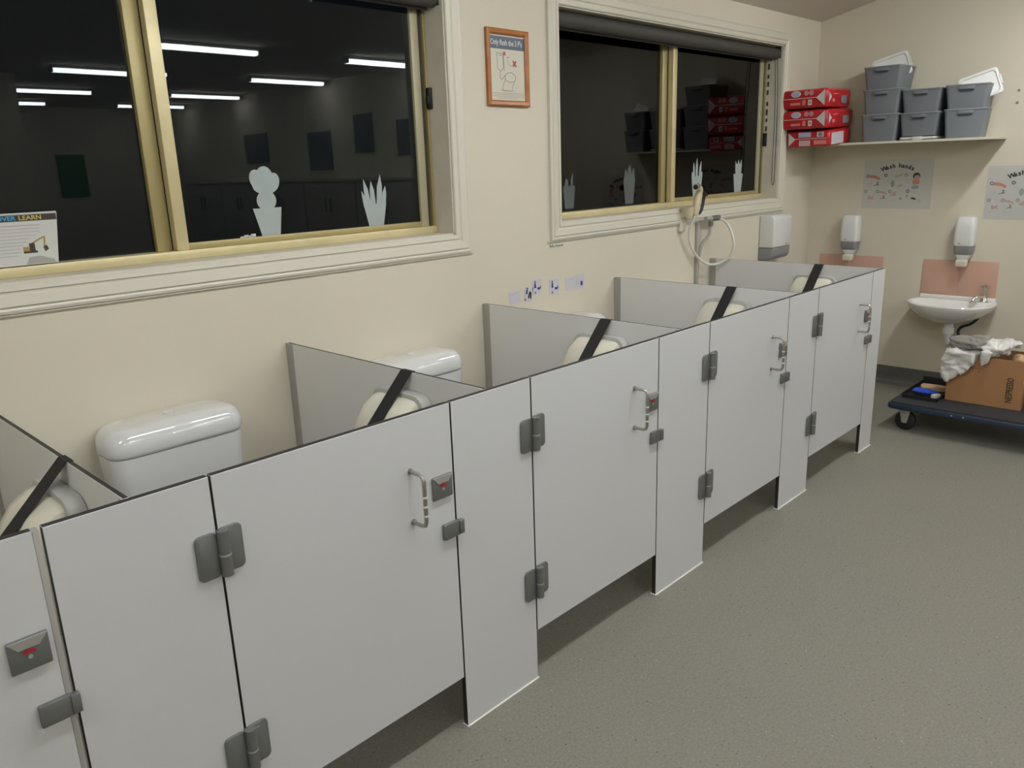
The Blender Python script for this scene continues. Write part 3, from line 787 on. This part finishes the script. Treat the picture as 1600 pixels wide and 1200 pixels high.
# ------------------------------------------------------------------ far wall
def art_wash(x, y0, z0, w, h, label):
    r = thing('hand_washing_poster', label, 'poster', (x, y0-w/2, z0), 'hand washing posters')
    a = Art('-x', x-.0012, y0, z0); U = w/.42
    abox(a.bm, x-.0012, x-.0002, y0-w, y0, z0, z0+h, mi=a.mi(paperl_m))
    for k, c in enumerate('Wash hands'):
        t = (k-4.5)/4.5
        wid = .0185*U
        a.text(c, w*.505+(k-4.5)*wid, h-.050*U-.018*U*t*t, .036*U, ink_m, rot=-.35*t, align='CENTER', bold=.0014)
    def num(n, px, py, m=navy_m):
        a.ring(px, py, .0085*U, .0040*U, m); a.text(n, px, py-.004*U, .011*U, m, align='CENTER')
    def tap(px, py, s=1):
        a.rect(px-.008*s, px+.008*s, py, py+.009*s, inkg_m, 3); a.disc(px, py+.018*s, .006*s, inkg_m, 3); a.line([(px, py), (px, py+.018*s)], .004*s, inkg_m, 3)
        a.line([(px-.008*s, py+.004*s), (px-.022*s, py), (px-.024*s, py-.006*s)], .004*s, inkg_m, 3); a.line([(px, py+.004*s), (px+.022*s, py+.004*s)], .002*s, inkl_m, 3)
    def arm(px, py, s=1, m=skin_m): a.poly([(px, py+.009*s), (px+.035*s, py+.006*s), (px+.070*s, py-.012*s), (px+.064*s, py-.026*s), (px+.04*s, py-.014*s), (px, py-.008*s)], m, 2)
    def lines(px, py, n=3, l=.03): 
        for k in range(n): a.line([(px, py-k*.009), (px+l*(1-.15*k), py-k*.009)], .0016, inkl_m)
    num('1', .028*U, .205*U); arm(.036*U, .203*U, U); lines(.028*U, .160*U, 3); tap(.092*U, .145*U, U)
    num('2', .140*U, .208*U, inkg_m if 0 else navy_m); lines(.142*U, .180*U, 2, .035); a.poly([(.195*U, .205*U), (.245*U, .218*U), (.243*U, .207*U), (.215*U, .196*U), (.200*U, .190*U)], skinl_m, 2)
    a.disc(.185*U, .155*U, .012*U, teal_m, 2, ry=.022*U); a.poly([(.210*U, .140*U), (.24*U, .152*U), (.245*U, .140*U), (.215*U, .132*U)], skinl_m, 2)
    num('3', .262*U, .208*U, inkg_m); lines(.265*U, .180*U, 3, .035)
    a.disc(.325*U, .200*U, .022*U, brn_m, 1); a.disc(.328*U, .190*U, .017*U, skinl_m, 2); a.rect(.305*U, .345*U, .150*U, .178*U, skin_m, 3); a.disc(.322*U, .133*U, .022*U, teal_m, 2, ry=.012*U)
    num('4', .022*U, .108*U, inkg_m); a.poly([(.034*U, .095*U), (.050*U, .095*U), (.042*U, .118*U)], lilac_m, 2)
    a.poly([(.035*U, .072*U), (.045*U, .080*U), (.055*U, .073*U), (.075*U, .082*U), (.070*U, .070*U), (.074*U, .056*U), (.058*U, .060*U), (.044*U, .052*U)], skinl_m, 2)
    num('5', .095*U, .108*U, inkg_m); arm(.103*U, .104*U, .75*U, skinl_m); tap(.137*U, .062*U, .85*U)
    num('6', .172*U, .108*U, inkg_m); a.poly([(.172*U, .086*U), (.205*U, .108*U), (.212*U, .106*U), (.210*U, .078*U), (.185*U, .078*U)], skinl_m, 2)
    a.disc(.240*U, .062*U, .010*U, teal_m, 2, ry=.006*U)
    num('7', .280*U, .108*U, navy_m); lines(.295*U, .105*U, 2, .055); a.disc(.278*U, .080*U, .007*U, teal_m, 2); a.poly([(.295*U, .068*U), (.32*U, .070*U), (.335*U, .062*U), (.33*U, .055*U), (.31*U, .060*U)], ink_m, 2)
    a.ring(.352*U, .048*U, .008*U, .003*U, teal_m); lines(.025*U, .040*U, 1, .04); lines(.100*U, .046*U, 2, .02); lines(.165*U, .048*U, 1, .04)
    a.done('printed_sheet', r)
art_wash(L-.0005, -.375, 1.225, .447, .325, 'laminated wash hands poster under the shelf, above the hidden splashback')
art_wash(L-.0005, -1.142, 1.168, .447, .325, 'laminated wash hands poster above the basin, cut by the right frame edge')

def soap(yc, label):
    r = thing('soap_dispenser', label, 'dispenser', (L-.05, yc, .86), 'white soap dispensers on the far wall')
    bm = B(); rings = []
    for z, hw, d in ((1.000, .058, .098), (1.02, .060, .102), (1.12, .058, .100), (1.165, .055, .094), (1.178, .050, .086), (1.183, .038, .070)):
        rings.append([(px, py, z) for px, py in rrect(L-.001-d/2, yc, d/2, hw, .022, 5)])
    loft(bm, rings); obj('cover', bm, wplas_m, r, 'auto')
    bm = B(); rings = []
    for z, hw, d in ((.942, .050, .082), (.96, .053, .092), (.999, .057, .097)): rings.append([(px, py, z) for px, py in rrect(L-.001-d/2, yc, d/2, hw, .02, 5)])
    loft(bm, rings); obj('grey_band', bm, gplas_m, r, 'auto')
    bm = B(); rings = []
    for z, hw, d, o in ((.908, .030, .045, .03), (.925, .038, .062, .02), (.941, .048, .078, .004)): rings.append([(px, py, z) for px, py in rrect(L-.001-o-d/2, yc-.002, d/2, hw, .015, 4)])
    loft(bm, rings); obj('pump_collar', bm, wplas_m, r, 'auto')
    prism('push_nozzle', [(L-.045, .870), (L-.10, .866), (L-.104, .905), (L-.045, .915)], 'y', yc-.032, yc+.028, cream_m, r, .005, 2)
    box('emblem', L-.1035, L-.1015, yc+.012, yc+.024, 1.012, 1.018, gplas_m, r)
soap(-.335, 'white soap dispenser over the splashback behind the cubicles')
soap(-1.068, 'white soap dispenser directly above the wall basin')

def splash(y0, y1, label):
    r = thing('splashback', label, 'splashback', (L, (y0+y1)/2, .665), 'pink splashbacks')
    m = (y0+y1)/2-.0
    box('tile', L-.006, L-.0005, y0, m-.0003, .665, .896, pink_m, r, .001)
    box('tile', L-.006, L-.0005, m+.0003, y1, .665, .896, pink_m, r, .001)
splash(-.556, -.106, 'salmon pink splashback showing just above the end divider')
splash(-1.272, -.818, 'salmon pink splashback behind the wall basin')

# wall basin
r = thing('wall_basin', 'small white ceramic wall basin under the pink splashback', 'basin', (L-.18, -1.045, .52))
BC = -1.050
def dsh(hw, xb, xf, n=36, pw=2.6):
    """D outline: flat at the wall side xb, rounded front xf"""
    out = []
    xm = xb-(xb-xf)*.28
    for k in range(n+1):
        t = math.pi*k/n
        c, s = math.cos(t), math.sin(t)
        yy = BC+hw*math.copysign(abs(c)**(2/pw), c); xx = xm-(xm-xf)*abs(s)**(2/pw)
        out.append((xx, yy))
    out.append((xb, BC-hw*.90)); out.append((xb, BC-hw*.3)); out.append((xb, BC+hw*.3)); out.append((xb, BC+hw*.90))
    return out
xb = L-.001
rings = [(.505, .060, xb-.09, xb-.20), (.525, .12, xb-.02, xb-.27), (.560, .195, xb, xb-.325), (.598, .238, xb, xb-.352), (.622, .254, xb, xb-.362), (.636, .258, xb, xb-.364), (.642, .255, xb, xb-.360),
         (.643, .238, xb-.085, xb-.345), (.634, .228, xb-.092, xb-.336), (.600, .195, xb-.105, xb-.315), (.560, .12, xb-.13, xb-.27), (.545, .04, xb-.17, xb-.22)]
bm = B(); loft(bm, [[(x, y, z) for x, y in dsh(hw, a_, b_)] for z, hw, a_, b_ in rings])
obj('bowl', bm, cer_m, r, 'auto')
box('back_ledge', L-.022, L-.001, BC-.228, BC+.228, .640, .664, cer_m, r, .006, 3)
tube('waste_pipe', [(L-.20, BC-.02, .512), (L-.20, BC-.02, .47), (L-.20, BC-.02, .42), (L-.19, BC-.02, .385), (L-.14, BC-.02, .370), (L-.06, BC-.02, .370), (L-.007, BC-.02, .370)], [.026, .026, .020, .020, .020, .020, .020], wplas_m, r, 14)
tube('trap_nut', [(L-.20, BC-.02, .445), (L-.20, BC-.02, .485)], .033, wplas_m, r, 16)
tube('supply_hose', [(L-.07, BC-.16, .60), (L-.08, BC-.16, .55), (L-.085, BC-.12, .50), (L-.085, BC-.07, .475), (L-.07, BC-.045, .44), (L-.02, BC-.04, .40), (L-.007, BC-.04, .39)], .0095, bump_m, r, 10, 4)
tp = B(); bz = .642
bm = B(); rings = []
for z, q in ((bz, .026), (bz+.006, .026), (bz+.012, .020), (bz+.035, .016), (bz+.055, .014), (bz+.07, .012), (bz+.085, .010), (bz+.10, .008)):
    rings.append([(L-.052+q*math.cos(t*math.pi/8), BC-.170+q*math.sin(t*math.pi/8), z) for t in range(16)])
loft(bm, rings); tp = obj('tap', bm, chrome_m, r, 'auto')
tube('spout', [(L-.052, BC-.170, bz+.030), (L-.09, BC-.155, bz+.040), (L-.125, BC-.135, bz+.036), (L-.140, BC-.125, bz+.018)], [.013, .012, .011, .011], chrome_m, tp, 12, 0)
tube('cross_handle', [(L-.052, BC-.140, bz+.098), (L-.052, BC-.200, bz+.098)], .0055, chrome_m, tp, 8)
tube('cross_handle', [(L-.022, BC-.170, bz+.098), (L-.082, BC-.170, bz+.098)], .0055, chrome_m, tp, 8)
tube('handle_cap', [(L-.052, BC-.170, bz+.094), (L-.052, BC-.170, bz+.110)], .011, chrome_m, tp, 12)
tube('plug', [(L-.115, BC-.11, .6435), (L-.115, BC-.11, .652)], .012, chrome_m, r, 12)

# shelf
r = thing('wall_shelf', 'cream painted shelf board high on the far wall', 'shelf', (L-.15, -.62, 1.652))
box('board', L-.300, L-.001, -1.222, -.005, 1.652, 1.6665, shelf_m, r, .002)
box('edge_strip', L-.303, L-.3005, -1.222, -.005, 1.653, 1.6655, trim_m, r)

# storage bins
def make_bin(yc, z0, h, label, yaw=0.0):
    r = thing('storage_bin', label, 'bin', (L-.155, yc, z0), 'slate grey bins on the wall shelf')
    bm = B(); x0, x1 = L-.290, L-.020
    wb, wt = .100, .117
    o = [[(px, py, z) for px, py in rrect((x0+x1)/2, yc, hx, hw, .018, 4)] for z, hw, hx in
         ((z0, wb, .122), (z0+h-.010, wt-.001, .1335), (z0+h-.010, wt+.001, .1365), (z0+h, wt+.001, .1365), (z0+h, wt-.004, .130), (z0+.004, wb-.004, .118))]
    loft(bm, o); obj('tub', bm, binm, r, 'auto')
    fx = (x0+x1)/2-.1365
    bm = B(); abox(bm, fx-.008, fx+.004, yc-.042, yc+.042, z0+h-.030, z0+h-.012, .003)
    hd = obj('handle', bm, binm, r, 'auto')
    box('grip_recess', fx-.003, fx+.001, yc-.036, yc+.036, z0+h-.038, z0+h-.030, bind, hd)
    bm = B(); w = wt+.0025; ring = rrect((x0+x1)/2, yc, .1385, w, .018, 4); inn = rrect((x0+x1)/2, yc, .1335, w-.006, .016, 4)
    loft(bm, [[(a_, b_, z0+h-.0035) for a_, b_ in inn], [(a_, b_, z0+h-.0035) for a_, b_ in ring], [(a_, b_, z0+h+.0005) for a_, b_ in ring], [(a_, b_, z0+h+.0005) for a_, b_ in inn]], False, False)
    obj('rim', bm, rim_m, r, 'auto')
    r.rotation_euler = (0, 0, yaw)
    return r
ZS = 1.667
make_bin(-.550, ZS+.0005, .168, 'grey storage bin, bottom of the tall three-bin stack')
make_bin(-.550, ZS+.170, .150, 'grey storage bin, middle of the tall three-bin stack')
make_bin(-.545, ZS+.3215, .138, 'grey storage bin, top of the tall stack, a white lid standing in it')
make_bin(-.790, ZS+.024, .140, 'grey storage bin, lower of the middle stack, sitting on a white lid')
make_bin(-.790, ZS+.1655, .138, 'grey storage bin, upper of the middle stack, open topped')
make_bin(-1.030, ZS+.0005, .168, 'grey storage bin, lower of the right stack at the shelf end', .17)
make_bin(-1.033, ZS+.170, .138, 'grey storage bin, upper of the right stack, a white lid leaning out', .10)

def lid(name, cx, cy, cz, rx, spin, rz, label, w=.225, d=.262):
    r = thing(name, label, 'lid', (0, 0, 0), 'white bin lids')
    Mx = Matrix.Translation((cx, cy, cz)) @ Matrix.Rotation(rz, 4, 'Z') @ Matrix.Rotation(rx, 4, 'X') @ Matrix.Rotation(spin, 4, 'Z')
    bm = B(); loft(bm, [[(a_, b_, z) for a_, b_ in rrect(0, 0, d/2+e, w/2+e, .02, 4)] for z, e in ((-.007, -.004), (-.004, 0), (.006, 0), (.008, -.004), (.008, -.014), (.002, -.018))])
    bmesh.ops.transform(bm, matrix=Mx, verts=bm.verts); obj('lid_plate', bm, lid_m, r, 'auto')
    bm = B(); 
    for sx in (-1, 1): abox(bm, sx*(d/2)-.006, sx*(d/2)+.006, -.03, .03, -.010, .010, .002)
    bmesh.ops.transform(bm, matrix=Mx, verts=bm.verts); obj('clip', bm, lid_m, r, 'auto')
    m0 = Vector((cx, cy, cz)); r.location = m0
    for c in r.children:
        c.data.transform(Matrix.Translation(-m0))
    return r
lid('bin_lid', L-.155, -.790, ZS+.0105, 0, 0, 0, 'white lid lying flat under the middle bin stack', w=.218)
lid('bin_lid', 4.355, -.555, 2.125, math.radians(78), math.radians(17), math.radians(-72), 'white lid standing in the top bin of the tall stack', w=.15, d=.215)
lid('bin_lid', 4.345, -1.085, 1.965, math.radians(78), math.radians(19), math.radians(-72), 'white lid leaning out of the top right bin', w=.16, d=.215)

# nappy packs
def pack(x0, y1, z0, sx, sy, h, tilt, yawr, label, tri_left, seed):
    r = thing('nappy_pack', label, 'package', (x0+sx/2, y1-sy/2, z0), 'red packs at the left shelf end')
    bm = B(); abox(bm, -sx/2, sx/2, -sy/2, sy/2, 0, h, .014, 3)
    bmesh.ops.subdivide_edges(bm, edges=[e for e in bm.edges if e.calc_length() > .05], cuts=6, use_grid_fill=True)
    for v in bm.verts:
        u, w = v.co.x/(sx/2), v.co.y/(sy/2)
        bulge = (1-u*u)*(1-w*w)
        n_ = noise.noise(v.co*16+Vector((seed, 0, 0)))*.004
        if v.co.z > h*.8: v.co.z += -.006+.008*bulge+n_
        zz = (v.co.z/h-.5)*2
        if abs(u) > .98: v.co.x += math.copysign(.006*(1-zz*zz)+n_, u)
        if abs(w) > .98: v.co.y += math.copysign(.006*(1-zz*zz)+n_, w)
    T = Matrix.Translation((x0+sx/2, y1-sy/2, z0)) @ Matrix.Rotation(yawr, 4, 'Z') @ Matrix.Rotation(tilt, 4, 'Y')
    bmesh.ops.transform(bm, matrix=T, verts=bm.verts); obj('wrapper', bm, pack_m, r, True)
    # print on the room-facing (-x) end
    a = Art('-x', -sx/2-.0085, sy/2, 0)
    a.rect(.012, sy-.012, h*.49, h*.49+.004, packw_m, 2)
    if tri_left: a.poly([(.012, .010), (.012, h-.012), (.060, h*.5)], packw_m, 1)
    else: a.poly([(sy-.012, .010), (sy-.012, h-.012), (sy-.070, h*.5)], packw_m, 1)
    if tri_left:
        a.rect(.080, .165, h*.60, h*.90, packp_m, 1); a.rect(.205, .250, h*.60, h*.90, packw_m, 1); a.rect(.215, .240, h*.64, h*.86, packg_m, 2)
        a.rect(.085, .160, h*.08, h*.42, packw_m, 1)
        for k in range(7): a.line([(.09, h*.12+k*.006), (.155, h*.12+k*.006)], .0015, pack_m, 2)
        for k in range(6): a.line([(.086+k*.014, h*.66), (.090+k*.014, h*.86)], .004, packw_m, 2)
        a.rect(.185, .27, h*.15, h*.40, packo_m, 1)
    else:
        a.disc(.095, h*.74, .034, packw_m, 1, ry=.020); a.disc(.092, h*.74, .026, packp_m, 2, ry=.013)
        for q in (.165, .198): a.ring(q, h*.76, .012, .004, packw_m, 2); a.disc(q, h*.76, .005, packw_m, 2)
        a.rect(.060, .125, h*.18, h*.30, packo_m, 1); a.rect(.140, .160, h*.16, h*.42, packo_m, 1); a.rect(.178, .204, h*.14, h*.42, packw_m, 1)
        a.disc(.191, h*.28, .007, packg_m, 2)
    bmesh.ops.transform(a.bm, matrix=T, verts=a.bm.verts); a.done('end_print', r)
    # print on the right-hand (-y) side
    a = Art('-y', -sx/2, -sy/2-.0085, 0)
    if tri_left: a.rect(.010, sx*.60, .010, h*.80, packw_m, 1)
    else:
        a.poly([(.006, h*.2), (.006, h*.75), (.05, h*.5)], packw_m, 1); a.rect(.06, .10, h*.25, h*.42, packo_m, 1); a.line([(.07, h*.66), (.15, h*.68)], .006, packo_m, 1); a.rect(sx*.55, sx*.8, h*.2, h*.6, packg_m, 1)
    bmesh.ops.transform(a.bm, matrix=T, verts=a.bm.verts); a.done('side_print', r)
pack(4.030, -.030, 1.6600, .34, .285, .105, math.radians(-4.0), 0, 'red plastic pack with barcode end, bottom of the stack', True, 1)
pack(3.985, -.010, 1.7700, .41, .300, .122, math.radians(-2.0), 0, 'red plastic pack, middle of the stack on the shelf', False, 2)
pack(3.975, -.006, 1.8950, .36, .300, .122, math.radians(-1.0), 0, 'red plastic pack, top of the stack on the shelf', False, 3)

bm = B()
for z in (1.933, 1.863):
    atube(bm, [(L-.0006, -1.255, z), (L-.006, -1.255, z)], .007, 10)
tag(obj('wall_plugs', bm, inkg_m), 'two grey screw plugs in the far wall beside the shelf end', 'screw')

# ------------------------------------------------------------------ trolley and its load
DZ = .172
r = thing('platform_trolley', 'navy platform trolley with charcoal deck on black castors by the far wall', 'trolley', (3.76, -1.45, 0))
tx0, tx1, ty0, ty1 = 3.462, 4.05, -1.93, -1.005
bm = B(); loft(bm, [[(a_, b_, z) for a_, b_ in rrect((tx0+tx1)/2, (ty0+ty1)/2, (tx1-tx0)/2+e, (ty1-ty0)/2+e, .035, 5)] for z, e in ((.132, -.004), (.136, 0), (.160, 0), (.165, -.003), (.166, -.012))])
obj('bumper', bm, bump_m, r, 'auto')
bm = B(); loft(bm, [[(a_, b_, z) for a_, b_ in rrect((tx0+tx1)/2, (ty0+ty1)/2, (tx1-tx0)/2-.014, (ty1-ty0)/2-.014, .025, 5)] for z in (.1655, .172)])
obj('deck', bm, deck_m, r, 'auto')
for (wx, wy) in ((3.53, -1.10), (3.53, -1.83), (3.97, -1.10), (3.97, -1.83)):
    c = box('castor_plate', wx-.035, wx+.035, wy-.03, wy+.03, .122, .1315, alu_m, r, .002)
    prism('castor_fork', [(wy-.030, .123), (wy+.030, .123), (wy+.014, .045), (wy-.014, .045)], 'x', wx-.026, wx-.021, alu_m, c, .001, 1)
    prism('castor_fork', [(wy-.030, .123), (wy+.030, .123), (wy+.014, .045), (wy-.014, .045)], 'x', wx+.021, wx+.026, alu_m, c, .001, 1)
    bm = B(); atube(bm, [(wx-.017, wy+.0, .057), (wx-.013, wy+.0, .057), (wx+.013, wy, .057), (wx+.017, wy, .057)], [.050, .0565, .0565, .050], 28); bmesh.ops.recalc_face_normals(bm, faces=bm.faces)
    obj('wheel', bm, rub_m, c, 'auto')
for yy in (-1.36, -1.42): tube('bolt', [(tx0-.0025, yy, .150), (tx0+.002, yy, .150)], .005, alu_m, r, 8)

# cardboard box with its right flap edge, open top
r = thing('cardboard_box', 'open brown cardboard box with sideways lettering on the trolley', 'box', (3.87, -1.45, DZ))
bx0, bx1, by0, by1, bz1, t = 3.702, 3.995, -1.640, -1.252, .452, .005
Z0 = DZ+.0005
box('base', bx0, bx1, by0, by1, Z0, Z0+t, card_m, r)
box('front_wall', bx0, bx0+t, by0, by1, Z0+t, bz1, card_m, r)
box('back_wall', bx1-t, bx1, by0, by1, Z0+t, bz1-.005, cardi_m, r)
box('left_wall', bx0+t, bx1-t, by1-t, by1, Z0+t, bz1, card_m, r)
box('right_wall', bx0+t, bx1-t, by0, by0+t, Z0+t, bz1, card_m, r)
a = Art('-x', bx0-.0002, by1, Z0)
a.text('NESPRESSO', .340, .036, .046, ink_m, rot=math.pi/2, sx=.62, bold=.0006)
a.rect(.115, .185, .208, .212, cardi_m); a.disc(.165, .195, .003, ink_m)
a.done('print', r)

def crumple(name, blobs, m, seed, label, cat, amp=.018, vox=.006, extra=None):
    bm = B()
    for (c, rad) in blobs:
        q = bmesh.ops.create_icosphere(bm, subdivisions=4, radius=1)
        for v in q['verts']:
            d = v.co.normalized()
            k = 1+.35*noise.noise(d*1.7+Vector((seed, c[0]*9, 0)))
            v.co = Vector((c[0]+d.x*rad[0]*k, c[1]+d.y*rad[1]*k, c[2]+d.z*rad[2]*k))
    if extra: extra(bm)
    me = bpy.data.meshes.new(name); bm.to_mesh(me); bm.free()
    o = bpy.data.objects.new(name, me); COL.objects.link(o)
    md = o.modifiers.new('r', 'REMESH'); md.mode = 'VOXEL'; md.voxel_size = vox
    bpy.context.view_layer.update()
    m2 = bpy.data.meshes.new_from_object(o.evaluated_get(bpy.context.evaluated_depsgraph_get()))
    o.modifiers.clear(); o.data = m2; bpy.data.meshes.remove(me)
    ns = [v.normal.copy() for v in m2.vertices]
    for v, n_ in zip(m2.vertices, ns):
        p = v.co
        q = Vector((p.x, p.y, p.z))*9+Vector((seed, seed*2, 0))
        w = q+Vector((noise.noise(q*.8), noise.noise(q*.8+Vector((5, 0, 0))), noise.noise(q*.8+Vector((0, 7, 0)))))*1.5
        rg = 1-2*abs(noise.noise(w)); rg2 = 1-2*abs(noise.noise(w*2.3))
        v.co = p+n_*(amp*(rg-.6)+amp*.3*(rg2-.5))
    for x in m2.polygons: x.use_smooth = True
    m2.materials.clear(); m2.materials.append(m)
    base = Vector((blobs[0][0][0], blobs[0][0][1], min(v.co.z for v in m2.vertices)))
    m2.transform(Matrix.Translation(-base)); o.location = base
    return tag(o, label, cat)
def flap(bm):
    P = [(3.684, -1.235, .470), (3.684, -1.395, .470), (3.682, -1.385, .400), (3.684, -1.33, .345), (3.684, -1.26, .290), (3.686, -1.225, .315), (3.686, -1.215, .40)]
    a0 = [bm.verts.new(p) for p in P]; b0 = [bm.verts.new((p[0]-.02, p[1], p[2])) for p in P]
    bm.faces.new(a0); bm.faces.new(b0[::-1])
    for k in range(len(P)): bm.faces.new((a0[k], b0[k], b0[(k+1) % len(P)], a0[(k+1) % len(P)]))
    P = [(3.684, -1.42, .49), (3.684, -1.475, .49), (3.684, -1.462, .425), (3.684, -1.425, .40)]
    a0 = [bm.verts.new(p) for p in P]; b0 = [bm.verts.new((p[0]-.018, p[1], p[2])) for p in P]
    bm.faces.new(a0); bm.faces.new(b0[::-1])
    for k in range(len(P)): bm.faces.new((a0[k], b0[k], b0[(k+1) % len(P)], a0[(k+1) % len(P)]))
crumple('plastic_bag', [((3.775, -1.325, .455), (.115, .105, .055)), ((3.80, -1.265, .44), (.07, .05, .06)), ((3.77, -1.47, .500), (.085, .085, .045)), ((3.80, -1.535, .525), (.05, .055, .026)), ((3.72, -1.30, .43), (.035, .085, .045))],
        bag_m, 2, 'crumpled white plastic bag spilling over the cardboard box', 'bag', .016, .006, flap)
crumple('grey_cloth', [((3.745, -1.345, .520), (.075, .095, .036)), ((3.73, -1.29, .500), (.05, .04, .035)), ((3.76, -1.40, .535), (.05, .05, .028))],
        cloth_m, 9, 'scrunched grey-brown cloth on top of the white bag', 'cloth', .016, .005)
crumple('paper_scrap', [((3.86, -1.575, .425), (.06, .045, .030))], tan_m, 4, 'pale crumpled paper just inside the cardboard box', 'paper', .008, .006)

r = thing('black_tray', 'shallow black tray on the near end of the trolley deck', 'tray', (3.75, -1.15, DZ))
kx0, kx1, ky0, ky1 = 3.600, 3.985, -1.240, -1.045
bm = B(); 
abox(bm, kx0, kx1, ky0, ky1, DZ+.0005, DZ+.004); abox(bm, kx0, kx0+.004, ky0, ky1, DZ+.004, DZ+.022); abox(bm, kx1-.004, kx1, ky0, ky1, DZ+.004, DZ+.05)
abox(bm, kx0, kx1, ky0, ky0+.004, DZ+.004, DZ+.022); abox(bm, kx0, kx1, ky1-.004, ky1, DZ+.004, DZ+.03)
obj('tray_body', bm, blk_m, r)
bm = B(); aprism(bm, [(3.86, -1.07), (3.90, -1.07), (3.91, -1.16), (3.90, -1.235), (3.86, -1.235), (3.825, -1.18), (3.80, -1.09)], 'z', DZ+.005, DZ+.026)
tag(obj('wooden_offcut', bm, tan_m), 'pale wooden piece lying in the black tray', 'wood piece')
crumple('blue_cloth', [((3.715, -1.10, DZ+.026), (.034, .036, .015)), ((3.70, -1.15, DZ+.028), (.040, .035, .017)), ((3.72, -1.185, DZ+.024), (.030, .025, .013))], blue_m, 6,
        'bright blue crumpled item lying in the black tray', 'cloth', .008, .004)
bm = B(); aprism(bm, [(3.640, -1.195), (3.655, -1.19), (3.70, -1.215), (3.695, -1.230), (3.66, -1.213), (3.642, -1.222)], 'z', DZ+.005, DZ+.03)
tag(obj('white_tag', bm, paperw_m), 'small white scrap beside the blue item in the tray', 'paper')
r = thing('white_tub', 'white plastic tub right of the cardboard box, cut by the right frame edge', 'tub', (3.86, -1.76, DZ))
bm = B(); loft(bm, [[(a_, b_, z) for a_, b_ in rrect(3.86, -1.775, .125+e, .115+e, .02, 4)] for z, e in ((DZ+.0005, -.012), (.315, 0), (.33, 0), (.33, -.006), (DZ+.006, -.018))])
obj('tub_body', bm, wplas_m, r, 'auto')
box('tub_rim', 3.733, 3.987, -1.892, -1.6585, .3305, .337, lid_m, r, .002)

# ------------------------------------------------------------------ behind the camera: what the windows mirror
def cupboard(y0, y1, label):
    r = thing('tall_cupboard', label, 'cupboard', (L-.2, (y0+y1)/2, 0), 'cupboards along the far wall')
    box('carcass', L-.40, L-.009, y0+.002, y1-.002, 0.0, 1.49, cab_m, r)
    box('top_edge', L-.425, L-.009, y0+.002, y1-.002, 1.4905, 1.515, trim_m, r)
    m = (y0+y1)/2
    for a_, b_ in ((y0+.01, m-.004), (m+.004, y1-.01)):
        d = box('door', L-.42, L-.401, a_, b_, .09, 1.47, cab_m, r, .002)
        hy = m-.05 if a_ < m-.1 and b_ < m else m+.05
        tube('handle', [(L-.4205, hy, 1.15), (L-.445, hy, 1.15), (L-.445, hy, 1.30), (L-.4205, hy, 1.30)], .006, blk_m, d, 8)
yy = -3.75
nm = ['nearest the cubicle room', 'second from the cubicle room', 'third from the cubicle room', 'fourth from the cubicle room', 'farthest from the cubicle room']
for k in range(5): cupboard(yy-1.05, yy, 'cream tall cupboard mirrored in the near window, ' + nm[k]); yy -= 1.055
def pin(name, face, c0, c1, z0, z1, m, label):
    r = thing(name, label, 'board', (L if face == 'x' else (c0+c1)/2, (c0+c1)/2 if face == 'x' else WY0, z0))
    if face == 'x':
        box('board_face', L-.02, L-.001, c0, c1, z0, z1, m, r); box('board_rail', L-.024, L-.0205, c0, c1, z1-.02, z1, trim_m, r)
    else:
        box('board_face', c0, c1, WY0+.001, WY0+.02, z0, z1, m, r); box('board_rail', c0, c1, WY0+.0205, WY0+.024, z1-.02, z1, trim_m, r)
pin('pin_board', 'x', -4.5, -4.15, 1.75, 2.15, boardd_m, 'dark board mirrored nearest the right edge of the near window')
pin('pin_board', 'x', -5.3, -4.95, 1.80, 2.25, boardd_m, 'dark board mirrored second from the right in the near window')
pin('pin_board', 'x', -6.3, -5.8, 1.62, 2.10, boardd_m, 'dark wide board mirrored above the cactus sticker')
pin('pin_board', 'x', -7.9, -7.3, 1.75, 2.15, boardd_m, 'dark board mirrored just right of the near window mullion')
pin('pin_board', 'y', 2.9, 3.3, 1.35, 2.0, boardg_m, 'green board mirrored left of the near window mullion')
pin('pin_board', 'y', 1.6, 2.3, 1.1, 2.2, boardr_m, 'red board mirrored in the left pane of the near window')

# ------------------------------------------------------------------ ceiling lamps
k = 0
rows = [-1.64, -3.95, -5.80, -7.85, -9.55]
rn = ['over the cubicle aisle', 'in the second row', 'in the third row', 'in the fourth row', 'in the last row']
cols = [(3.50, 4.44), (1.50, 2.55), (-.60, .45), (-2.70, -1.65)]  # last two columns unseen and added for light, bar the aisle's third lamp
cn = ['nearest the far wall', 'second from the far wall', 'third from the far wall, unseen', 'fourth from the far wall, added unseen for light']
for j, y_ in enumerate(rows):
    for i, (a_, b_) in enumerate(cols):
        if j >= 3 and i >= 2: continue
        y = y_
        if j == 0 and i == 0: a_, b_, y = 2.85, 3.90, -1.80
        if j == 0 and i == 1: a_, b_ = .66, 1.66
        r = thing('ceiling_lamp', 'batten ceiling lamp %s, %s' % (rn[j], cn[i]), 'lamp', ((a_+b_)/2, y, HC), 'batten ceiling lamps')
        box('housing', a_-.01, b_+.01, y-.055, y+.055, HC-.030, HC-.0005, fix_m, r, .004)
        bm = B(); aprism(bm, [(y-.050, HC-.031), (y-.045, HC-.060), (y-.025, HC-.066), (y+.025, HC-.066), (y+.045, HC-.060), (y+.050, HC-.031)], 'x', a_, b_)
        obj('diffuser', bm, lampf[min(i, 2)] if j == 0 else lamp_m, r)
        for xx in (a_-.01, b_+.0005): box('end_cap', xx, xx+.009, y-.052, y+.052, HC-.067, HC-.0305, fix_m, r, .002)
